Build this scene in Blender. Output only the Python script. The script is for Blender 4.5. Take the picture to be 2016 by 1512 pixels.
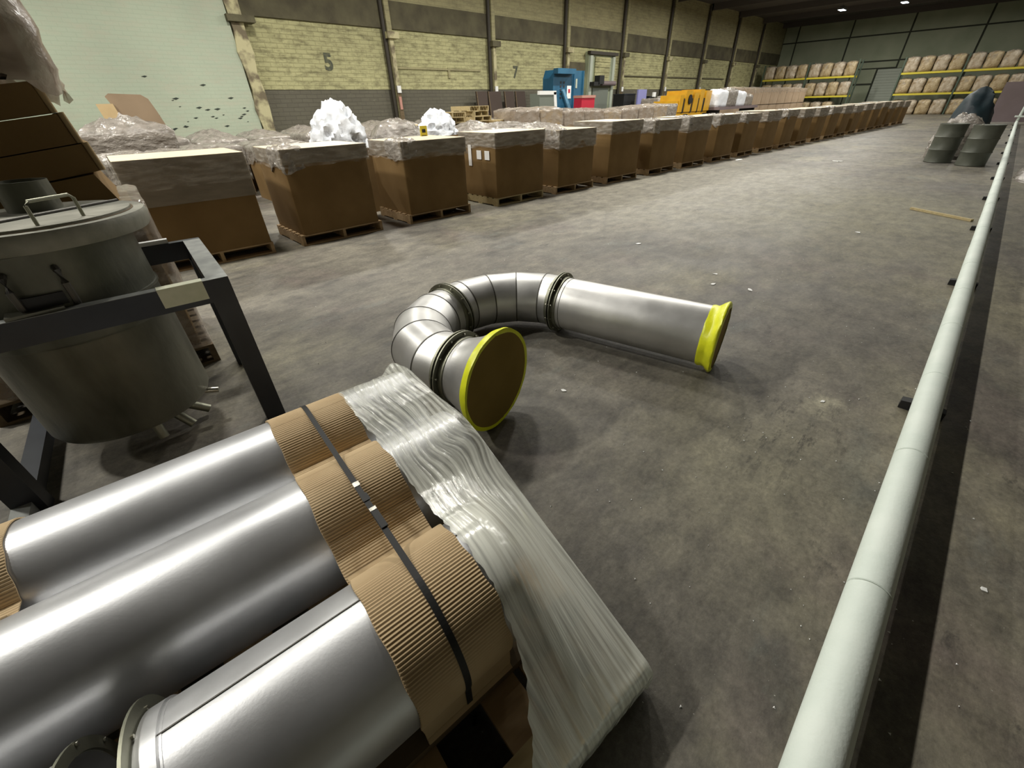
import bpy, math, random
from mathutils import Vector, Matrix, noise
random.seed(7)
C = bpy.context.scene.collection
SC = bpy.context.scene
for o in list(bpy.data.objects): bpy.data.objects.remove(o)
PI = math.pi
# ------------------------------------------------------------------ camera
cd = bpy.data.cameras.new('camera'); cam = bpy.data.objects.new('camera', cd); C.objects.link(cam)
cd.sensor_width = 36.0; cd.lens = 36.0*810/2016; cd.clip_start = 0.05; cd.clip_end = 300
R = ((0.7131202, -0.4086024, 0.56965223), (-0.70060287, -0.38663251, 0.59972571), (-0.0248033, -0.8267765, -0.56198346))
M = Matrix(((R[0][0], -R[0][1], -R[0][2], 0), (R[1][0], -R[1][1], -R[1][2], 0), (R[2][0], -R[2][1], -R[2][2], 1.57), (0, 0, 0, 1)))
cam.matrix_world = M
SC.camera = cam
# ------------------------------------------------------------------ world, light, exposure
w = bpy.data.worlds.new('world'); SC.world = w; w.use_nodes = True
w.node_tree.nodes['Background'].inputs[0].default_value = (0.75, 0.8, 0.7, 1)
w.node_tree.nodes['Background'].inputs[1].default_value = 0.018
SC.view_settings.view_transform = 'Standard'; SC.view_settings.look = 'None'
SC.view_settings.gamma = 1.0; SC.view_settings.use_curve_mapping = False
SC.view_settings.exposure = -0.12
LAMP_Z = 7.0
LAMPS = []
for X, p in ((-7.5, 300), (-3.3, 540), (0.9, 280), (5.1, 340), (10.2, 400), (15.5, 420), (21, 430), (27, 430), (34, 430), (41, 430), (49, 430)): LAMPS.append((X, 6.7, p))
for X in (-1, 6, 13, 20, 27, 35): LAMPS.append((X, 14.0, 470))
for X in (17, 27, 38, 50): LAMPS.append((X, 0.9, 150))
LAMPS.append((48.6, 12.5, 400))
def area_light(x, y, z, pw):
    ld = bpy.data.lights.new('lamp_light', 'AREA'); ld.shape = 'RECTANGLE'; ld.size = 0.75; ld.size_y = 0.3
    ld.energy = pw; ld.color = (1.0, 0.97, 0.89)
    lo = bpy.data.objects.new('lamp_light', ld); C.objects.link(lo); lo.location = (x, y, z); return lo
# ------------------------------------------------------------------ materials
def mat(name, col, rough=0.6, metal=0.0, col2=None, scale=4.0, bump=0.0, bscale=30.0, spec=0.5, stretch=None, detail=6, lo=0.35, hi=0.65, dist=0.02):
    m = bpy.data.materials.new(name); m.use_nodes = True; nt = m.node_tree; b = nt.nodes['Principled BSDF']
    b.inputs['Base Color'].default_value = (*col, 1); b.inputs['Roughness'].default_value = rough; b.inputs['Metallic'].default_value = metal
    b.inputs['Specular IOR Level'].default_value = spec
    if col2 or bump:
        tc = nt.nodes.new('ShaderNodeTexCoord'); mp = nt.nodes.new('ShaderNodeMapping'); nt.links.new(tc.outputs['Object'], mp.inputs[0])
        if stretch: mp.inputs['Scale'].default_value = stretch
    if col2:
        n = nt.nodes.new('ShaderNodeTexNoise'); n.inputs['Scale'].default_value = scale; n.inputs['Detail'].default_value = detail
        r = nt.nodes.new('ShaderNodeValToRGB'); r.color_ramp.elements[0].position = lo; r.color_ramp.elements[1].position = hi
        r.color_ramp.elements[0].color = (*col, 1); r.color_ramp.elements[1].color = (*col2, 1)
        nt.links.new(mp.outputs[0], n.inputs[0]); nt.links.new(n.outputs[0], r.inputs[0]); nt.links.new(r.outputs[0], b.inputs['Base Color'])
    if bump:
        n2 = nt.nodes.new('ShaderNodeTexNoise'); n2.inputs['Scale'].default_value = bscale; n2.inputs['Detail'].default_value = 5
        bp = nt.nodes.new('ShaderNodeBump'); bp.inputs['Strength'].default_value = bump; bp.inputs['Distance'].default_value = dist
        nt.links.new(mp.outputs[0], n2.inputs[0]); nt.links.new(n2.outputs[0], bp.inputs['Height']); nt.links.new(bp.outputs[0], b.inputs['Normal'])
    return m
def film_mat(name, col, alpha_lo, alpha_hi, rough=0.18, bump=0.8, stretch=(1, 1, 1), scale=14, uv=False, dist=0.02, milky=False):
    m = bpy.data.materials.new(name); m.use_nodes = True; nt = m.node_tree; b = nt.nodes['Principled BSDF']; L = nt.links.new
    b.inputs['Base Color'].default_value = (*col, 1); b.inputs['Roughness'].default_value = rough; b.inputs['Specular IOR Level'].default_value = 0.9
    tc = nt.nodes.new('ShaderNodeTexCoord'); mp = nt.nodes.new('ShaderNodeMapping'); mp.inputs['Scale'].default_value = stretch
    L(tc.outputs['UV' if uv else 'Object'], mp.inputs[0])
    n = nt.nodes.new('ShaderNodeTexNoise'); n.inputs['Scale'].default_value = scale; n.inputs['Detail'].default_value = 5; L(mp.outputs[0], n.inputs[0])
    mr = nt.nodes.new('ShaderNodeMapRange'); mr.inputs[1].default_value = 0.35; mr.inputs[2].default_value = 0.65; mr.inputs[3].default_value = alpha_lo; mr.inputs[4].default_value = alpha_hi
    L(n.outputs[0], mr.inputs[0])
    if milky:
        uvn = nt.nodes.new('ShaderNodeUVMap'); uvn.uv_map = 'Milky'; sx = nt.nodes.new('ShaderNodeSeparateXYZ'); L(uvn.outputs[0], sx.inputs[0])
        ma = nt.nodes.new('ShaderNodeMath'); ma.operation = 'MULTIPLY_ADD'; L(sx.outputs[0], ma.inputs[0]); ma.inputs[1].default_value = 0.4; L(mr.outputs[0], ma.inputs[2])
        mn = nt.nodes.new('ShaderNodeMath'); mn.operation = 'MINIMUM'; L(ma.outputs[0], mn.inputs[0]); mn.inputs[1].default_value = 0.96; L(mn.outputs[0], b.inputs['Alpha'])
        MK = sx.outputs[0]
    else: L(mr.outputs[0], b.inputs['Alpha'])
    bp = nt.nodes.new('ShaderNodeBump'); bp.inputs['Strength'].default_value = bump; bp.inputs['Distance'].default_value = dist
    L(n.outputs[0], bp.inputs['Height']); L(bp.outputs[0], b.inputs['Normal'])
    if milky:
        st = nt.nodes.new('ShaderNodeMath'); st.operation = 'MULTIPLY_ADD'; L(MK, st.inputs[0]); st.inputs[1].default_value = 0.32-bump; st.inputs[2].default_value = bump; L(st.outputs[0], bp.inputs['Strength'])
    return m
def floor_mat():
    m = bpy.data.materials.new('concrete_floor'); m.use_nodes = True; nt = m.node_tree; b = nt.nodes['Principled BSDF']; L = nt.links.new; N = nt.nodes.new
    tc = N('ShaderNodeTexCoord')
    def nz(scale, detail, rough=0.6, stretch=None, d=0.0):
        mp = N('ShaderNodeMapping'); L(tc.outputs['Object'], mp.inputs[0])
        if stretch: mp.inputs['Scale'].default_value = stretch
        n = N('ShaderNodeTexNoise'); n.inputs['Scale'].default_value = scale; n.inputs['Detail'].default_value = detail
        n.inputs['Roughness'].default_value = rough; n.inputs['Distortion'].default_value = d; L(mp.outputs[0], n.inputs[0]); return n
    def ramp(n, p0, c0, p1, c1):
        r = N('ShaderNodeValToRGB'); e = r.color_ramp.elements; e[0].position = p0; e[1].position = p1; e[0].color = (*c0, 1); e[1].color = (*c1, 1); L(n.outputs[0], r.inputs[0]); return r
    def mix(fac, a, bb, mode='MIX'):
        x = N('ShaderNodeMix'); x.data_type = 'RGBA'; x.blend_type = mode
        if isinstance(fac, float): x.inputs[0].default_value = fac
        else: L(fac, x.inputs[0])
        for s, v in ((6, a), (7, bb)):
            if isinstance(v, tuple): x.inputs[s].default_value = (*v, 1)
            else: L(v, x.inputs[s])
        return x.outputs[2]
    base = ramp(nz(0.6, 9, 0.66, d=0.5), 0.34, (0.1, 0.092, 0.078), 0.66, (0.2, 0.182, 0.148)).outputs[0]
    dust = ramp(nz(0.26, 7, 0.68, (1, 1.7, 1)), 0.5, (0, 0, 0), 0.64, (0.8, 0.8, 0.8)).outputs[0]
    base = mix(dust, base, (0.235, 0.215, 0.15))
    pu = ramp(nz(0.8, 8, 0.7, (1.2, 0.8, 1)), 0.52, (0, 0, 0), 0.7, (0.6, 0.6, 0.6)).outputs[0]
    base = mix(pu, base, (0.15, 0.118, 0.108))
    sc = ramp(nz(1.1, 9, 0.72, (0.6, 1.4, 1)), 0.57, (0, 0, 0), 0.7, (0.6, 0.6, 0.6)).outputs[0]
    base = mix(sc, base, (0.165, 0.18, 0.165))
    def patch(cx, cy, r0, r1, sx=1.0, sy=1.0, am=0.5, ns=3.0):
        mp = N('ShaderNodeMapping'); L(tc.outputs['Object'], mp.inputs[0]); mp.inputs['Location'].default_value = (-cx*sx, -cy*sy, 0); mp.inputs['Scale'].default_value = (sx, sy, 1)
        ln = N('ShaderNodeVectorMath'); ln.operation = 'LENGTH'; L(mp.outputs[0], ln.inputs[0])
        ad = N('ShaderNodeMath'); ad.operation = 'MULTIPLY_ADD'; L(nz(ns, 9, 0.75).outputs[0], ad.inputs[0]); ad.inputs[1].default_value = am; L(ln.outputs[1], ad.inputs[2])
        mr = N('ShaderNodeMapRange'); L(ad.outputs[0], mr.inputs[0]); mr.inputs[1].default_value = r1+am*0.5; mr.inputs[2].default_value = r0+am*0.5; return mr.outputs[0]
    base = mix(patch(9.6, 3.6, 1.6, 2.6, 0.55, 0.8, 1.6, 0.9), base, (0.235, 0.217, 0.175))  # brightly lit stretch of floor, painted in as paler colour
    base = mix(patch(9.0, 0.9, 0.8, 1.9, 0.6, 1.0, 1.2, 1.1), base, (0.21, 0.193, 0.135))  # same lit stretch carried on towards the pipe, also only colour
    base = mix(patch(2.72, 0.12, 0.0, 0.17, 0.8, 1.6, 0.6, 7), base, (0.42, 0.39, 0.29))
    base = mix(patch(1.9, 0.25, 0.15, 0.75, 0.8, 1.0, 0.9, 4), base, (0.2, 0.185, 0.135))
    dk = ramp(nz(9, 10, 0.78, (0.5, 1.6, 1)), 0.53, (0, 0, 0), 0.6, (0.8, 0.8, 0.8)).outputs[0]
    base = mix(mix(1.0, dk, patch(2.35, 0.22, 0.1, 0.6, 0.8, 1.2, 0.6, 4), 'MULTIPLY'), base, (0.05, 0.045, 0.038))
    dk2 = ramp(nz(2.6, 10, 0.78, (0.7, 1.3, 1)), 0.58, (0, 0, 0), 0.64, (0.75, 0.75, 0.75)).outputs[0]
    mk = ramp(nz(0.45, 3), 0.5, (0, 0, 0), 0.6, (1, 1, 1)).outputs[0]
    base = mix(mix(1.0, dk2, mk, 'MULTIPLY'), base, (0.06, 0.054, 0.047))
    mid = ramp(nz(4.5, 9, 0.75, (0.8, 1.3, 1)), 0.36, (0.62, 0.62, 0.63), 0.64, (1.24, 1.24, 1.2)).outputs[0]
    base = mix(1.0, base, mid, 'MULTIPLY')
    fine = ramp(nz(38, 8, 0.7), 0.3, (0.75, 0.75, 0.75), 0.7, (1.2, 1.2, 1.2)).outputs[0]
    base = mix(1.0, base, fine, 'MULTIPLY')
    sp = ramp(nz(95, 2, 0.5), 0.75, (0, 0, 0), 0.77, (0.7, 0.7, 0.7)).outputs[0]
    base = mix(sp, base, (0.45, 0.45, 0.4))
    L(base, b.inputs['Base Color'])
    rr = N('ShaderNodeMapRange'); rr.inputs[3].default_value = 0.42; rr.inputs[4].default_value = 0.75; L(nz(1.6, 6).outputs[0], rr.inputs[0]); L(rr.outputs[0], b.inputs['Roughness'])
    b.inputs['Specular IOR Level'].default_value = 0.35
    bp = N('ShaderNodeBump'); bp.inputs['Strength'].default_value = 0.35; bp.inputs['Distance'].default_value = 0.01; L(nz(22, 9, 0.7).outputs[0], bp.inputs['Height']); L(bp.outputs[0], b.inputs['Normal'])
    return m
def brick_mat(name, c1, c2, mortar, patch, plo, phi, axes='xz', bump=0.6, scale=1.0):
    m = bpy.data.materials.new(name); m.use_nodes = True; nt = m.node_tree; b = nt.nodes['Principled BSDF']; L = nt.links.new; N = nt.nodes.new
    tc = N('ShaderNodeTexCoord'); sp = N('ShaderNodeSeparateXYZ'); L(tc.outputs['Object'], sp.inputs[0]); cb = N('ShaderNodeCombineXYZ')
    L(sp.outputs['X' if axes[0] == 'x' else 'Y'], cb.inputs[0]); L(sp.outputs['Z'], cb.inputs[1])
    br = N('ShaderNodeTexBrick'); br.inputs['Scale'].default_value = 1.0; br.inputs['Brick Width'].default_value = 0.42*scale; br.inputs['Row Height'].default_value = 0.14*scale
    br.inputs['Mortar Size'].default_value = 0.012; br.inputs['Color1'].default_value = (*c1, 1); br.inputs['Color2'].default_value = (*c2, 1); br.inputs['Mortar'].default_value = (*mortar, 1)
    L(cb.outputs[0], br.inputs[0])
    n = N('ShaderNodeTexNoise'); n.inputs['Scale'].default_value = 3.2; n.inputs['Detail'].default_value = 9; n.inputs['Roughness'].default_value = 0.72
    mp = N('ShaderNodeMapping'); mp.inputs['Scale'].default_value = (0.5, 0.5, 1.6); L(tc.outputs['Object'], mp.inputs[0]); L(mp.outputs[0], n.inputs[0])
    r = N('ShaderNodeValToRGB'); r.color_ramp.elements[0].position = plo; r.color_ramp.elements[1].position = phi
    r.color_ramp.elements[0].color = (0, 0, 0, 1); r.color_ramp.elements[1].color = (1, 1, 1, 1); L(n.outputs[0], r.inputs[0])
    mx = N('ShaderNodeMix'); mx.data_type = 'RGBA'; L(r.outputs[0], mx.inputs[0]); L(br.outputs[0], mx.inputs[6]); mx.inputs[7].default_value = (*patch, 1)
    n2 = N('ShaderNodeTexNoise'); n2.inputs['Scale'].default_value = 0.35; n2.inputs['Detail'].default_value = 4; L(tc.outputs['Object'], n2.inputs[0])
    r2 = N('ShaderNodeValToRGB'); r2.color_ramp.elements[0].color = (0.75, 0.75, 0.75, 1); r2.color_ramp.elements[1].color = (1.15, 1.15, 1.15, 1); L(n2.outputs[0], r2.inputs[0])
    m2 = N('ShaderNodeMix'); m2.data_type = 'RGBA'; m2.blend_type = 'MULTIPLY'; m2.inputs[0].default_value = 1; L(mx.outputs[2], m2.inputs[6]); L(r2.outputs[0], m2.inputs[7])
    L(m2.outputs[2], b.inputs['Base Color']); b.inputs['Roughness'].default_value = 0.75
    ad = N('ShaderNodeMath'); ad.operation = 'MULTIPLY_ADD'; L(n.outputs[0], ad.inputs[0]); ad.inputs[1].default_value = 1.5; L(br.outputs[1], ad.inputs[2])
    bp = N('ShaderNodeBump'); bp.inputs['Strength'].default_value = bump; bp.inputs['Distance'].default_value = 0.03; bp.invert = True; L(ad.outputs[0], bp.inputs['Height']); L(bp.outputs[0], b.inputs['Normal'])
    return m
def steel_mat(name, col, rough, bump=0.05, stretch=(1, 1, 1), smudge=0.12, metal=1.0):
    m = bpy.data.materials.new(name); m.use_nodes = True; nt = m.node_tree; b = nt.nodes['Principled BSDF']; L = nt.links.new; N = nt.nodes.new
    b.inputs['Metallic'].default_value = metal
    tc = N('ShaderNodeTexCoord'); mp = N('ShaderNodeMapping'); mp.inputs['Scale'].default_value = stretch; L(tc.outputs['Object'], mp.inputs[0])
    n = N('ShaderNodeTexNoise'); n.inputs['Scale'].default_value = 3.5; n.inputs['Detail'].default_value = 8; L(mp.outputs[0], n.inputs[0])
    mr = N('ShaderNodeMapRange'); mr.inputs[3].default_value = rough-smudge; mr.inputs[4].default_value = rough+smudge; L(n.outputs[0], mr.inputs[0]); L(mr.outputs[0], b.inputs['Roughness'])
    r = N('ShaderNodeValToRGB'); e = r.color_ramp.elements; e[0].color = (*[c*0.82 for c in col], 1); e[1].color = (*[min(1, c*1.12) for c in col], 1); e[0].position = 0.3; e[1].position = 0.7
    L(n.outputs[0], r.inputs[0]); L(r.outputs[0], b.inputs['Base Color'])
    n2 = N('ShaderNodeTexNoise'); n2.inputs['Scale'].default_value = 120; n2.inputs['Detail'].default_value = 3; L(mp.outputs[0], n2.inputs[0])
    bp = N('ShaderNodeBump'); bp.inputs['Strength'].default_value = bump; bp.inputs['Distance'].default_value = 0.004; L(n2.outputs[0], bp.inputs['Height']); L(bp.outputs[0], b.inputs['Normal'])
    return m
MT = dict(
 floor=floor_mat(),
 cream=brick_mat('cream_painted_brick', (0.5, 0.48, 0.25), (0.47, 0.45, 0.235), (0.36, 0.34, 0.17), (0.16, 0.145, 0.07), 0.46, 0.7, bump=0.6),
 upper=brick_mat('dim_cream_brick', (0.38, 0.345, 0.185), (0.36, 0.33, 0.175), (0.31, 0.28, 0.15), (0.2, 0.18, 0.1), 0.45, 0.75, bump=0.3),
 grime=brick_mat('grey_brown_painted_brick', (0.13, 0.12, 0.085), (0.12, 0.11, 0.08), (0.1, 0.09, 0.065), (0.25, 0.24, 0.16), 0.6, 0.72),
 band=mat('sooty_lintel', (0.07, 0.06, 0.035), 0.85, col2=(0.12, 0.108, 0.06), scale=1.5, bump=0.6, bscale=6, dist=0.05),
 mint=brick_mat('mint_white_painted_block', (0.45, 0.51, 0.39), (0.445, 0.505, 0.385), (0.42, 0.48, 0.365), (0.48, 0.48, 0.37), 0.45, 0.75, bump=0.25, scale=0.75),
 peel=mat('peeling_cream_paint', (0.5, 0.46, 0.27), 0.8, col2=(0.16, 0.13, 0.08), scale=2.2, bump=0.6, bscale=8, lo=0.45, hi=0.6),
 dark=mat('dark_shade_and_header', (0.035, 0.028, 0.018), 0.6),
 farwall=mat('green_grey_wall_panel', (0.3, 0.34, 0.23), 0.7, col2=(0.38, 0.41, 0.29), scale=0.6),
 farline=mat('dark_panel_joint', (0.04, 0.045, 0.03), 0.8),
 ceiling=mat('dark_roof_deck', (0.09, 0.078, 0.07), 0.8),
 door=mat('pale_roller_door', (0.42, 0.46, 0.38), 0.5),
 plainwall=mat('dull_olive_wall', (0.3, 0.29, 0.24), 0.8, col2=(0.36, 0.35, 0.29), scale=0.8),
 steel=steel_mat('stainless_tube', (0.58, 0.585, 0.595), 0.4, 0.05, smudge=0.08, metal=0.72),
 ductst=steel_mat('stainless_duct', (0.6, 0.595, 0.58), 0.41, 0.06, smudge=0.12, metal=0.82),
 flange=steel_mat('dull_flange_steel', (0.28, 0.28, 0.22), 0.5, 0.1),
 seam=mat('weld_seam', (0.09, 0.085, 0.075), 0.5, 0.6),
 bolt=mat('zinc_bolt', (0.6, 0.58, 0.5), 0.3, 1.0),
 tank=mat('grimy_tank_metal', (0.06, 0.062, 0.045), 0.42, 0.4, col2=(0.17, 0.168, 0.13), scale=3.2, bump=0.3, bscale=14, dist=0.01, lo=0.36, hi=0.64, stretch=(1.3, 1.3, 0.5)),
 tankrim=mat('dusty_tank_lid', (0.17, 0.17, 0.135), 0.6, 0.15, col2=(0.3, 0.29, 0.24), scale=6, bump=0.3, bscale=20, dist=0.01),
 frame=mat('navy_black_frame_paint', (0.018, 0.021, 0.028), 0.45, 0.1, col2=(0.028, 0.032, 0.04), scale=6),
 frametop=mat('dusty_frame_top', (0.2, 0.21, 0.2), 0.6, 0.1, col2=(0.3, 0.31, 0.29), scale=12),
 tape=mat('cream_masking_tape', (0.72, 0.72, 0.55), 0.6, col2=(0.64, 0.66, 0.48), scale=20),
 card=mat('brown_cardboard', (0.175, 0.108, 0.042), 0.85, col2=(0.21, 0.133, 0.055), scale=2.0, bump=0.12, bscale=25, dist=0.01, spec=0.2),
 cardlt=mat('pale_cardboard', (0.4, 0.29, 0.155), 0.85, col2=(0.46, 0.34, 0.185), scale=3, bump=0.15, bscale=25, dist=0.01, spec=0.2),
 corr=mat('corrugated_cardboard', (0.47, 0.345, 0.2), 0.85, col2=(0.53, 0.4, 0.24), scale=6, bump=0.1, bscale=60, dist=0.003, spec=0.2),
 cardend=mat('cardboard_disc', (0.22, 0.15, 0.04), 0.9, col2=(0.25, 0.17, 0.048), scale=4, spec=0.15),
 pinkcard=mat('pinkish_tan_cardboard', (0.24, 0.175, 0.115), 0.8, col2=(0.3, 0.22, 0.145), scale=2, spec=0.2),
 lid=mat('film_covered_board', (0.17, 0.14, 0.1), 0.4, col2=(0.23, 0.19, 0.14), scale=3, bump=0.3, bscale=7, dist=0.02, spec=0.5, stretch=(1, 1, 4)),
 lidtop_lit=mat('board_top_lit', (0.62, 0.52, 0.36), 0.45, col2=(0.7, 0.6, 0.43), scale=3, bump=0.15, bscale=6, spec=0.6),
 wood=mat('pallet_wood', (0.3, 0.2, 0.1), 0.8, col2=(0.4, 0.28, 0.15), scale=3, stretch=(1, 6, 6), bump=0.2, bscale=12, dist=0.005),
 woodlt=mat('pale_new_wood', (0.5, 0.41, 0.22), 0.75, col2=(0.42, 0.33, 0.17), scale=4, stretch=(1, 8, 8)),
 wooddk=mat('old_dark_wood', (0.12, 0.085, 0.045), 0.85, col2=(0.17, 0.12, 0.065), scale=4, stretch=(1, 6, 6)),
 wrap=film_mat('stretch_wrap', (0.6, 0.56, 0.5), 0.02, 0.38, 0.14, 1.0, (1, 1, 3.5), 6, dist=0.05),
 wrapl=film_mat('load_wrap', (0.46, 0.4, 0.34), 0.3, 0.75, 0.15, 0.8, (1, 1, 2), 4, dist=0.04),
 sheetm=film_mat('brown_plastic_sheet', (0.42, 0.34, 0.27), 0.65, 1.0, 0.3, 0.8, (1, 1, 1), 5, dist=0.04),
 tanbox=mat('tan_stacked_cardboard', (0.4, 0.29, 0.19), 0.7, col2=(0.47, 0.35, 0.24), scale=2),
 wrapm=film_mat('cloudy_plastic_sheet', (0.3, 0.27, 0.235), 0.6, 1.0, 0.2, 1.0, (1, 1, 1.6), 7, dist=0.05),
 film=film_mat('stretched_pallet_film', (0.78, 0.79, 0.71), 0.12, 0.66, 0.17, 0.8, (1, 1, 1), 1.0, uv=True, dist=0.007, milky=True),
 strap=mat('black_strap', (0.02, 0.02, 0.02), 0.55, spec=0.25),
 clip=mat('steel_strap_clip', (0.3, 0.29, 0.26), 0.35, 1.0, bump=0.3, bscale=80, dist=0.004),
 yellow=mat('yellow_tape', (0.82, 0.84, 0.02), 0.35, col2=(0.72, 0.76, 0.015), scale=14, bump=0.4, bscale=22, dist=0.006),
 insul=mat('white_pipe_insulation', (0.62, 0.69, 0.63), 0.6, col2=(0.7, 0.76, 0.7), scale=5, bump=0.3, bscale=90, dist=0.003),
 rubber=mat('black_rubber', (0.012, 0.012, 0.012), 0.6),
 drum=mat('grey_green_drum', (0.08, 0.086, 0.066), 0.5, 0.2, col2=(0.12, 0.125, 0.1), scale=3, bump=0.1, bscale=8),
 bluem=mat('blue_machine_paint', (0.014, 0.085, 0.16), 0.45, col2=(0.02, 0.11, 0.2), scale=2),
 bluel=mat('pale_blue_arm', (0.12, 0.28, 0.42), 0.4),
 red=mat('red_bin_plastic', (0.5, 0.02, 0.05), 0.4),
 white=mat('white_paper', (0.8, 0.8, 0.78), 0.7),
 foam=mat('white_foam_sheet', (0.8, 0.82, 0.86), 0.55, col2=(0.7, 0.73, 0.78), scale=8, bump=0.4, bscale=12, dist=0.03),
 grey=mat('grey_screen', (0.16, 0.18, 0.15), 0.5),
 brown=mat('dark_brown_panel', (0.055, 0.035, 0.025), 0.7),
 purple=mat('lilac_panel', (0.2, 0.2, 0.42), 0.6),
 mauve=mat('mauve_grey_board', (0.17, 0.13, 0.13), 0.7, col2=(0.2, 0.155, 0.16), scale=1),
 navy=mat('dark_teal_tarp', (0.006, 0.013, 0.02), 0.6, col2=(0.012, 0.028, 0.035), scale=3, bump=0.4, bscale=6),
 orange=mat('orange_machine_paint', (0.6, 0.31, 0.012), 0.4, col2=(0.66, 0.37, 0.02), scale=3),
 beamy=mat('yellow_rack_beam', (0.62, 0.52, 0.04), 0.5),
 rackg=mat('green_rack_post', (0.06, 0.09, 0.06), 0.6),
 bale=mat('wrapped_tan_bale', (0.3, 0.21, 0.1), 0.35, col2=(0.5, 0.4, 0.24), scale=3, bump=0.7, bscale=6, dist=0.08),
 bale2=mat('wrapped_pinkish_bale', (0.32, 0.235, 0.14), 0.35, col2=(0.56, 0.48, 0.36), scale=3, bump=0.7, bscale=6, dist=0.08),
 number=mat('black_stencil_paint', (0.05, 0.06, 0.045), 0.8, col2=(0.14, 0.14, 0.08), scale=9),
 stain=mat('chipped_dark_spots', (0.04, 0.05, 0.04), 0.9),
 lampbody=mat('lamp_housing', (0.12, 0.12, 0.11), 0.5),
 pinkst=mat('pink_sticker', (0.5, 0.25, 0.2), 0.6),
)
m = bpy.data.materials.new('lamp_glow'); m.use_nodes = True; b_ = m.node_tree.nodes['Principled BSDF']
b_.inputs['Emission Color'].default_value = (0.85, 0.95, 1.0, 1); b_.inputs['Emission Strength'].default_value = 6; MT['glow'] = m
# ------------------------------------------------------------------ helpers
class MB:
    def __init__(s): s.v = []; s.f = []; s.mi = []; s.uv = None
    def add(s, vs, fs, mi=0):
        n = len(s.v); s.v += [tuple(v) for v in vs]; s.f += [tuple(i+n for i in f) for f in fs]; s.mi += [mi]*len(fs); return s
    def box(s, x0, y0, z0, x1, y1, z1, mi=0, rz=0, c=None, top=None):
        vs = [(x, y, z) for z in (z0, z1) for y in (y0, y1) for x in (x0, x1)]
        if top: vs = [(x+(top[0] if z == z1 else 0), y+(top[1] if z == z1 else 0), z) for x, y, z in vs]
        if rz:
            cx, cy = c or ((x0+x1)/2, (y0+y1)/2); ca, sa = math.cos(rz), math.sin(rz)
            vs = [(cx+(x-cx)*ca-(y-cy)*sa, cy+(x-cx)*sa+(y-cy)*ca, z) for x, y, z in vs]
        return s.add(vs, [(0, 2, 3, 1), (4, 5, 7, 6), (0, 1, 5, 4), (2, 6, 7, 3), (0, 4, 6, 2), (1, 3, 7, 5)], mi)
    def rings(s, rings, closed=True, cap0=True, cap1=True, mi=0):
        n = len(rings[0]); base = len(s.v); fs = []
        for r in rings: s.v += [tuple(p) for p in r]
        for i in range(len(rings)-1):
            for j in range(n if closed else n-1):
                a = base+i*n+j; b = base+i*n+(j+1) % n; fs.append((a, b, b+n, a+n))
        if cap0: fs.append(tuple(base+j for j in reversed(range(n))))
        if cap1: fs.append(tuple(base+(len(rings)-1)*n+j for j in range(n)))
        s.f += fs; s.mi += [mi]*len(fs); return s
    def tube(s, p0, p1, r0, r1=None, n=24, mi=0, cap=True):
        return s.path([p0, p1], [r0, r0 if r1 is None else r1], n, mi, cap)
    def path(s, pts, rad, n=10, mi=0, cap=True, up=None):
        pts = [Vector(p) for p in pts]; rs = []
        if not isinstance(rad, (list, tuple)): rad = [rad]*len(pts)
        for i, p in enumerate(pts):
            d = (pts[min(i+1, len(pts)-1)]-pts[max(i-1, 0)]).normalized()
            u = Vector((0, 0, 1)) if abs(d.z) < 0.95 else Vector((0, 1, 0))
            a = d.cross(u).normalized(); b = a.cross(d)
            rs.append([p+(a*math.cos(t)+b*math.sin(t))*rad[i] for t in (2*PI*k/n for k in range(n))])
        return s.rings(rs, True, cap, cap, mi)
    def lathe(s, prof, n=48, c=(0, 0), mi=0, cap=True):   # prof: (r, z) about vertical axis
        rs = [[(c[0]+r*math.cos(2*PI*k/n), c[1]+r*math.sin(2*PI*k/n), z) for k in range(n)] for r, z in prof]
        return s.rings(rs, True, cap, cap, mi)
    def annulus(s, P, d, r0, r1, t, n=40, mi=0):           # flat ring about axis d
        P = Vector(P); d = Vector(d).normalized(); u = Vector((0, 0, 1)) if abs(d.z) < .9 else Vector((1, 0, 0)); a = d.cross(u).normalized(); b = a.cross(d)
        q = lambda r, off: [P+d*off+(a*math.cos(2*PI*k/n)+b*math.sin(2*PI*k/n))*r for k in range(n)]
        L = [q(r0, -t/2), q(r1, -t/2), q(r1, t/2), q(r0, t/2), q(r0, -t/2)]
        return s.rings(L, True, False, False, mi)
def mesh(name, mb, mats, smooth=None):
    me = bpy.data.meshes.new(name); me.from_pydata(mb.v, [], mb.f)
    for m_ in (mats if isinstance(mats, (list, tuple)) else [mats]): me.materials.append(MT[m_])
    if isinstance(mats, (list, tuple)): me.polygons.foreach_set('material_index', mb.mi)
    if smooth: me.polygons.foreach_set('use_smooth', [True]*len(me.polygons)); 
    me.update()
    if smooth and smooth is not True: me.set_sharp_from_angle(angle=math.radians(smooth))
    return me
def obj(name, mb, mats, parent=None, loc=None, rz=0, smooth=None, label=None, cat=None, group=None, kind=None):
    me = mb if isinstance(mb, bpy.types.Mesh) else mesh(name, mb, mats, smooth)
    o = bpy.data.objects.new(name, me); C.objects.link(o)
    if loc: o.location = loc
    o.rotation_euler[2] = rz
    if parent: o.parent = parent
    tagp(o, label, cat, group, kind); return o
def tagp(o, label=None, cat=None, group=None, kind=None):
    for k, v in (('label', label), ('category', cat), ('group', group), ('kind', kind)):
        if v: o[k] = v
def thing(name, label, cat, loc=(0, 0, 0), rz=0, group=None):
    o = bpy.data.objects.new(name, None); C.objects.link(o); o.location = loc; o.rotation_euler[2] = rz; o.empty_display_size = 0.1
    tagp(o, label, cat, group); return o
def struct(name, mb, mats, parent=None, smooth=None): return obj(name, mb, mats, parent, smooth=smooth, kind='structure')
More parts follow.
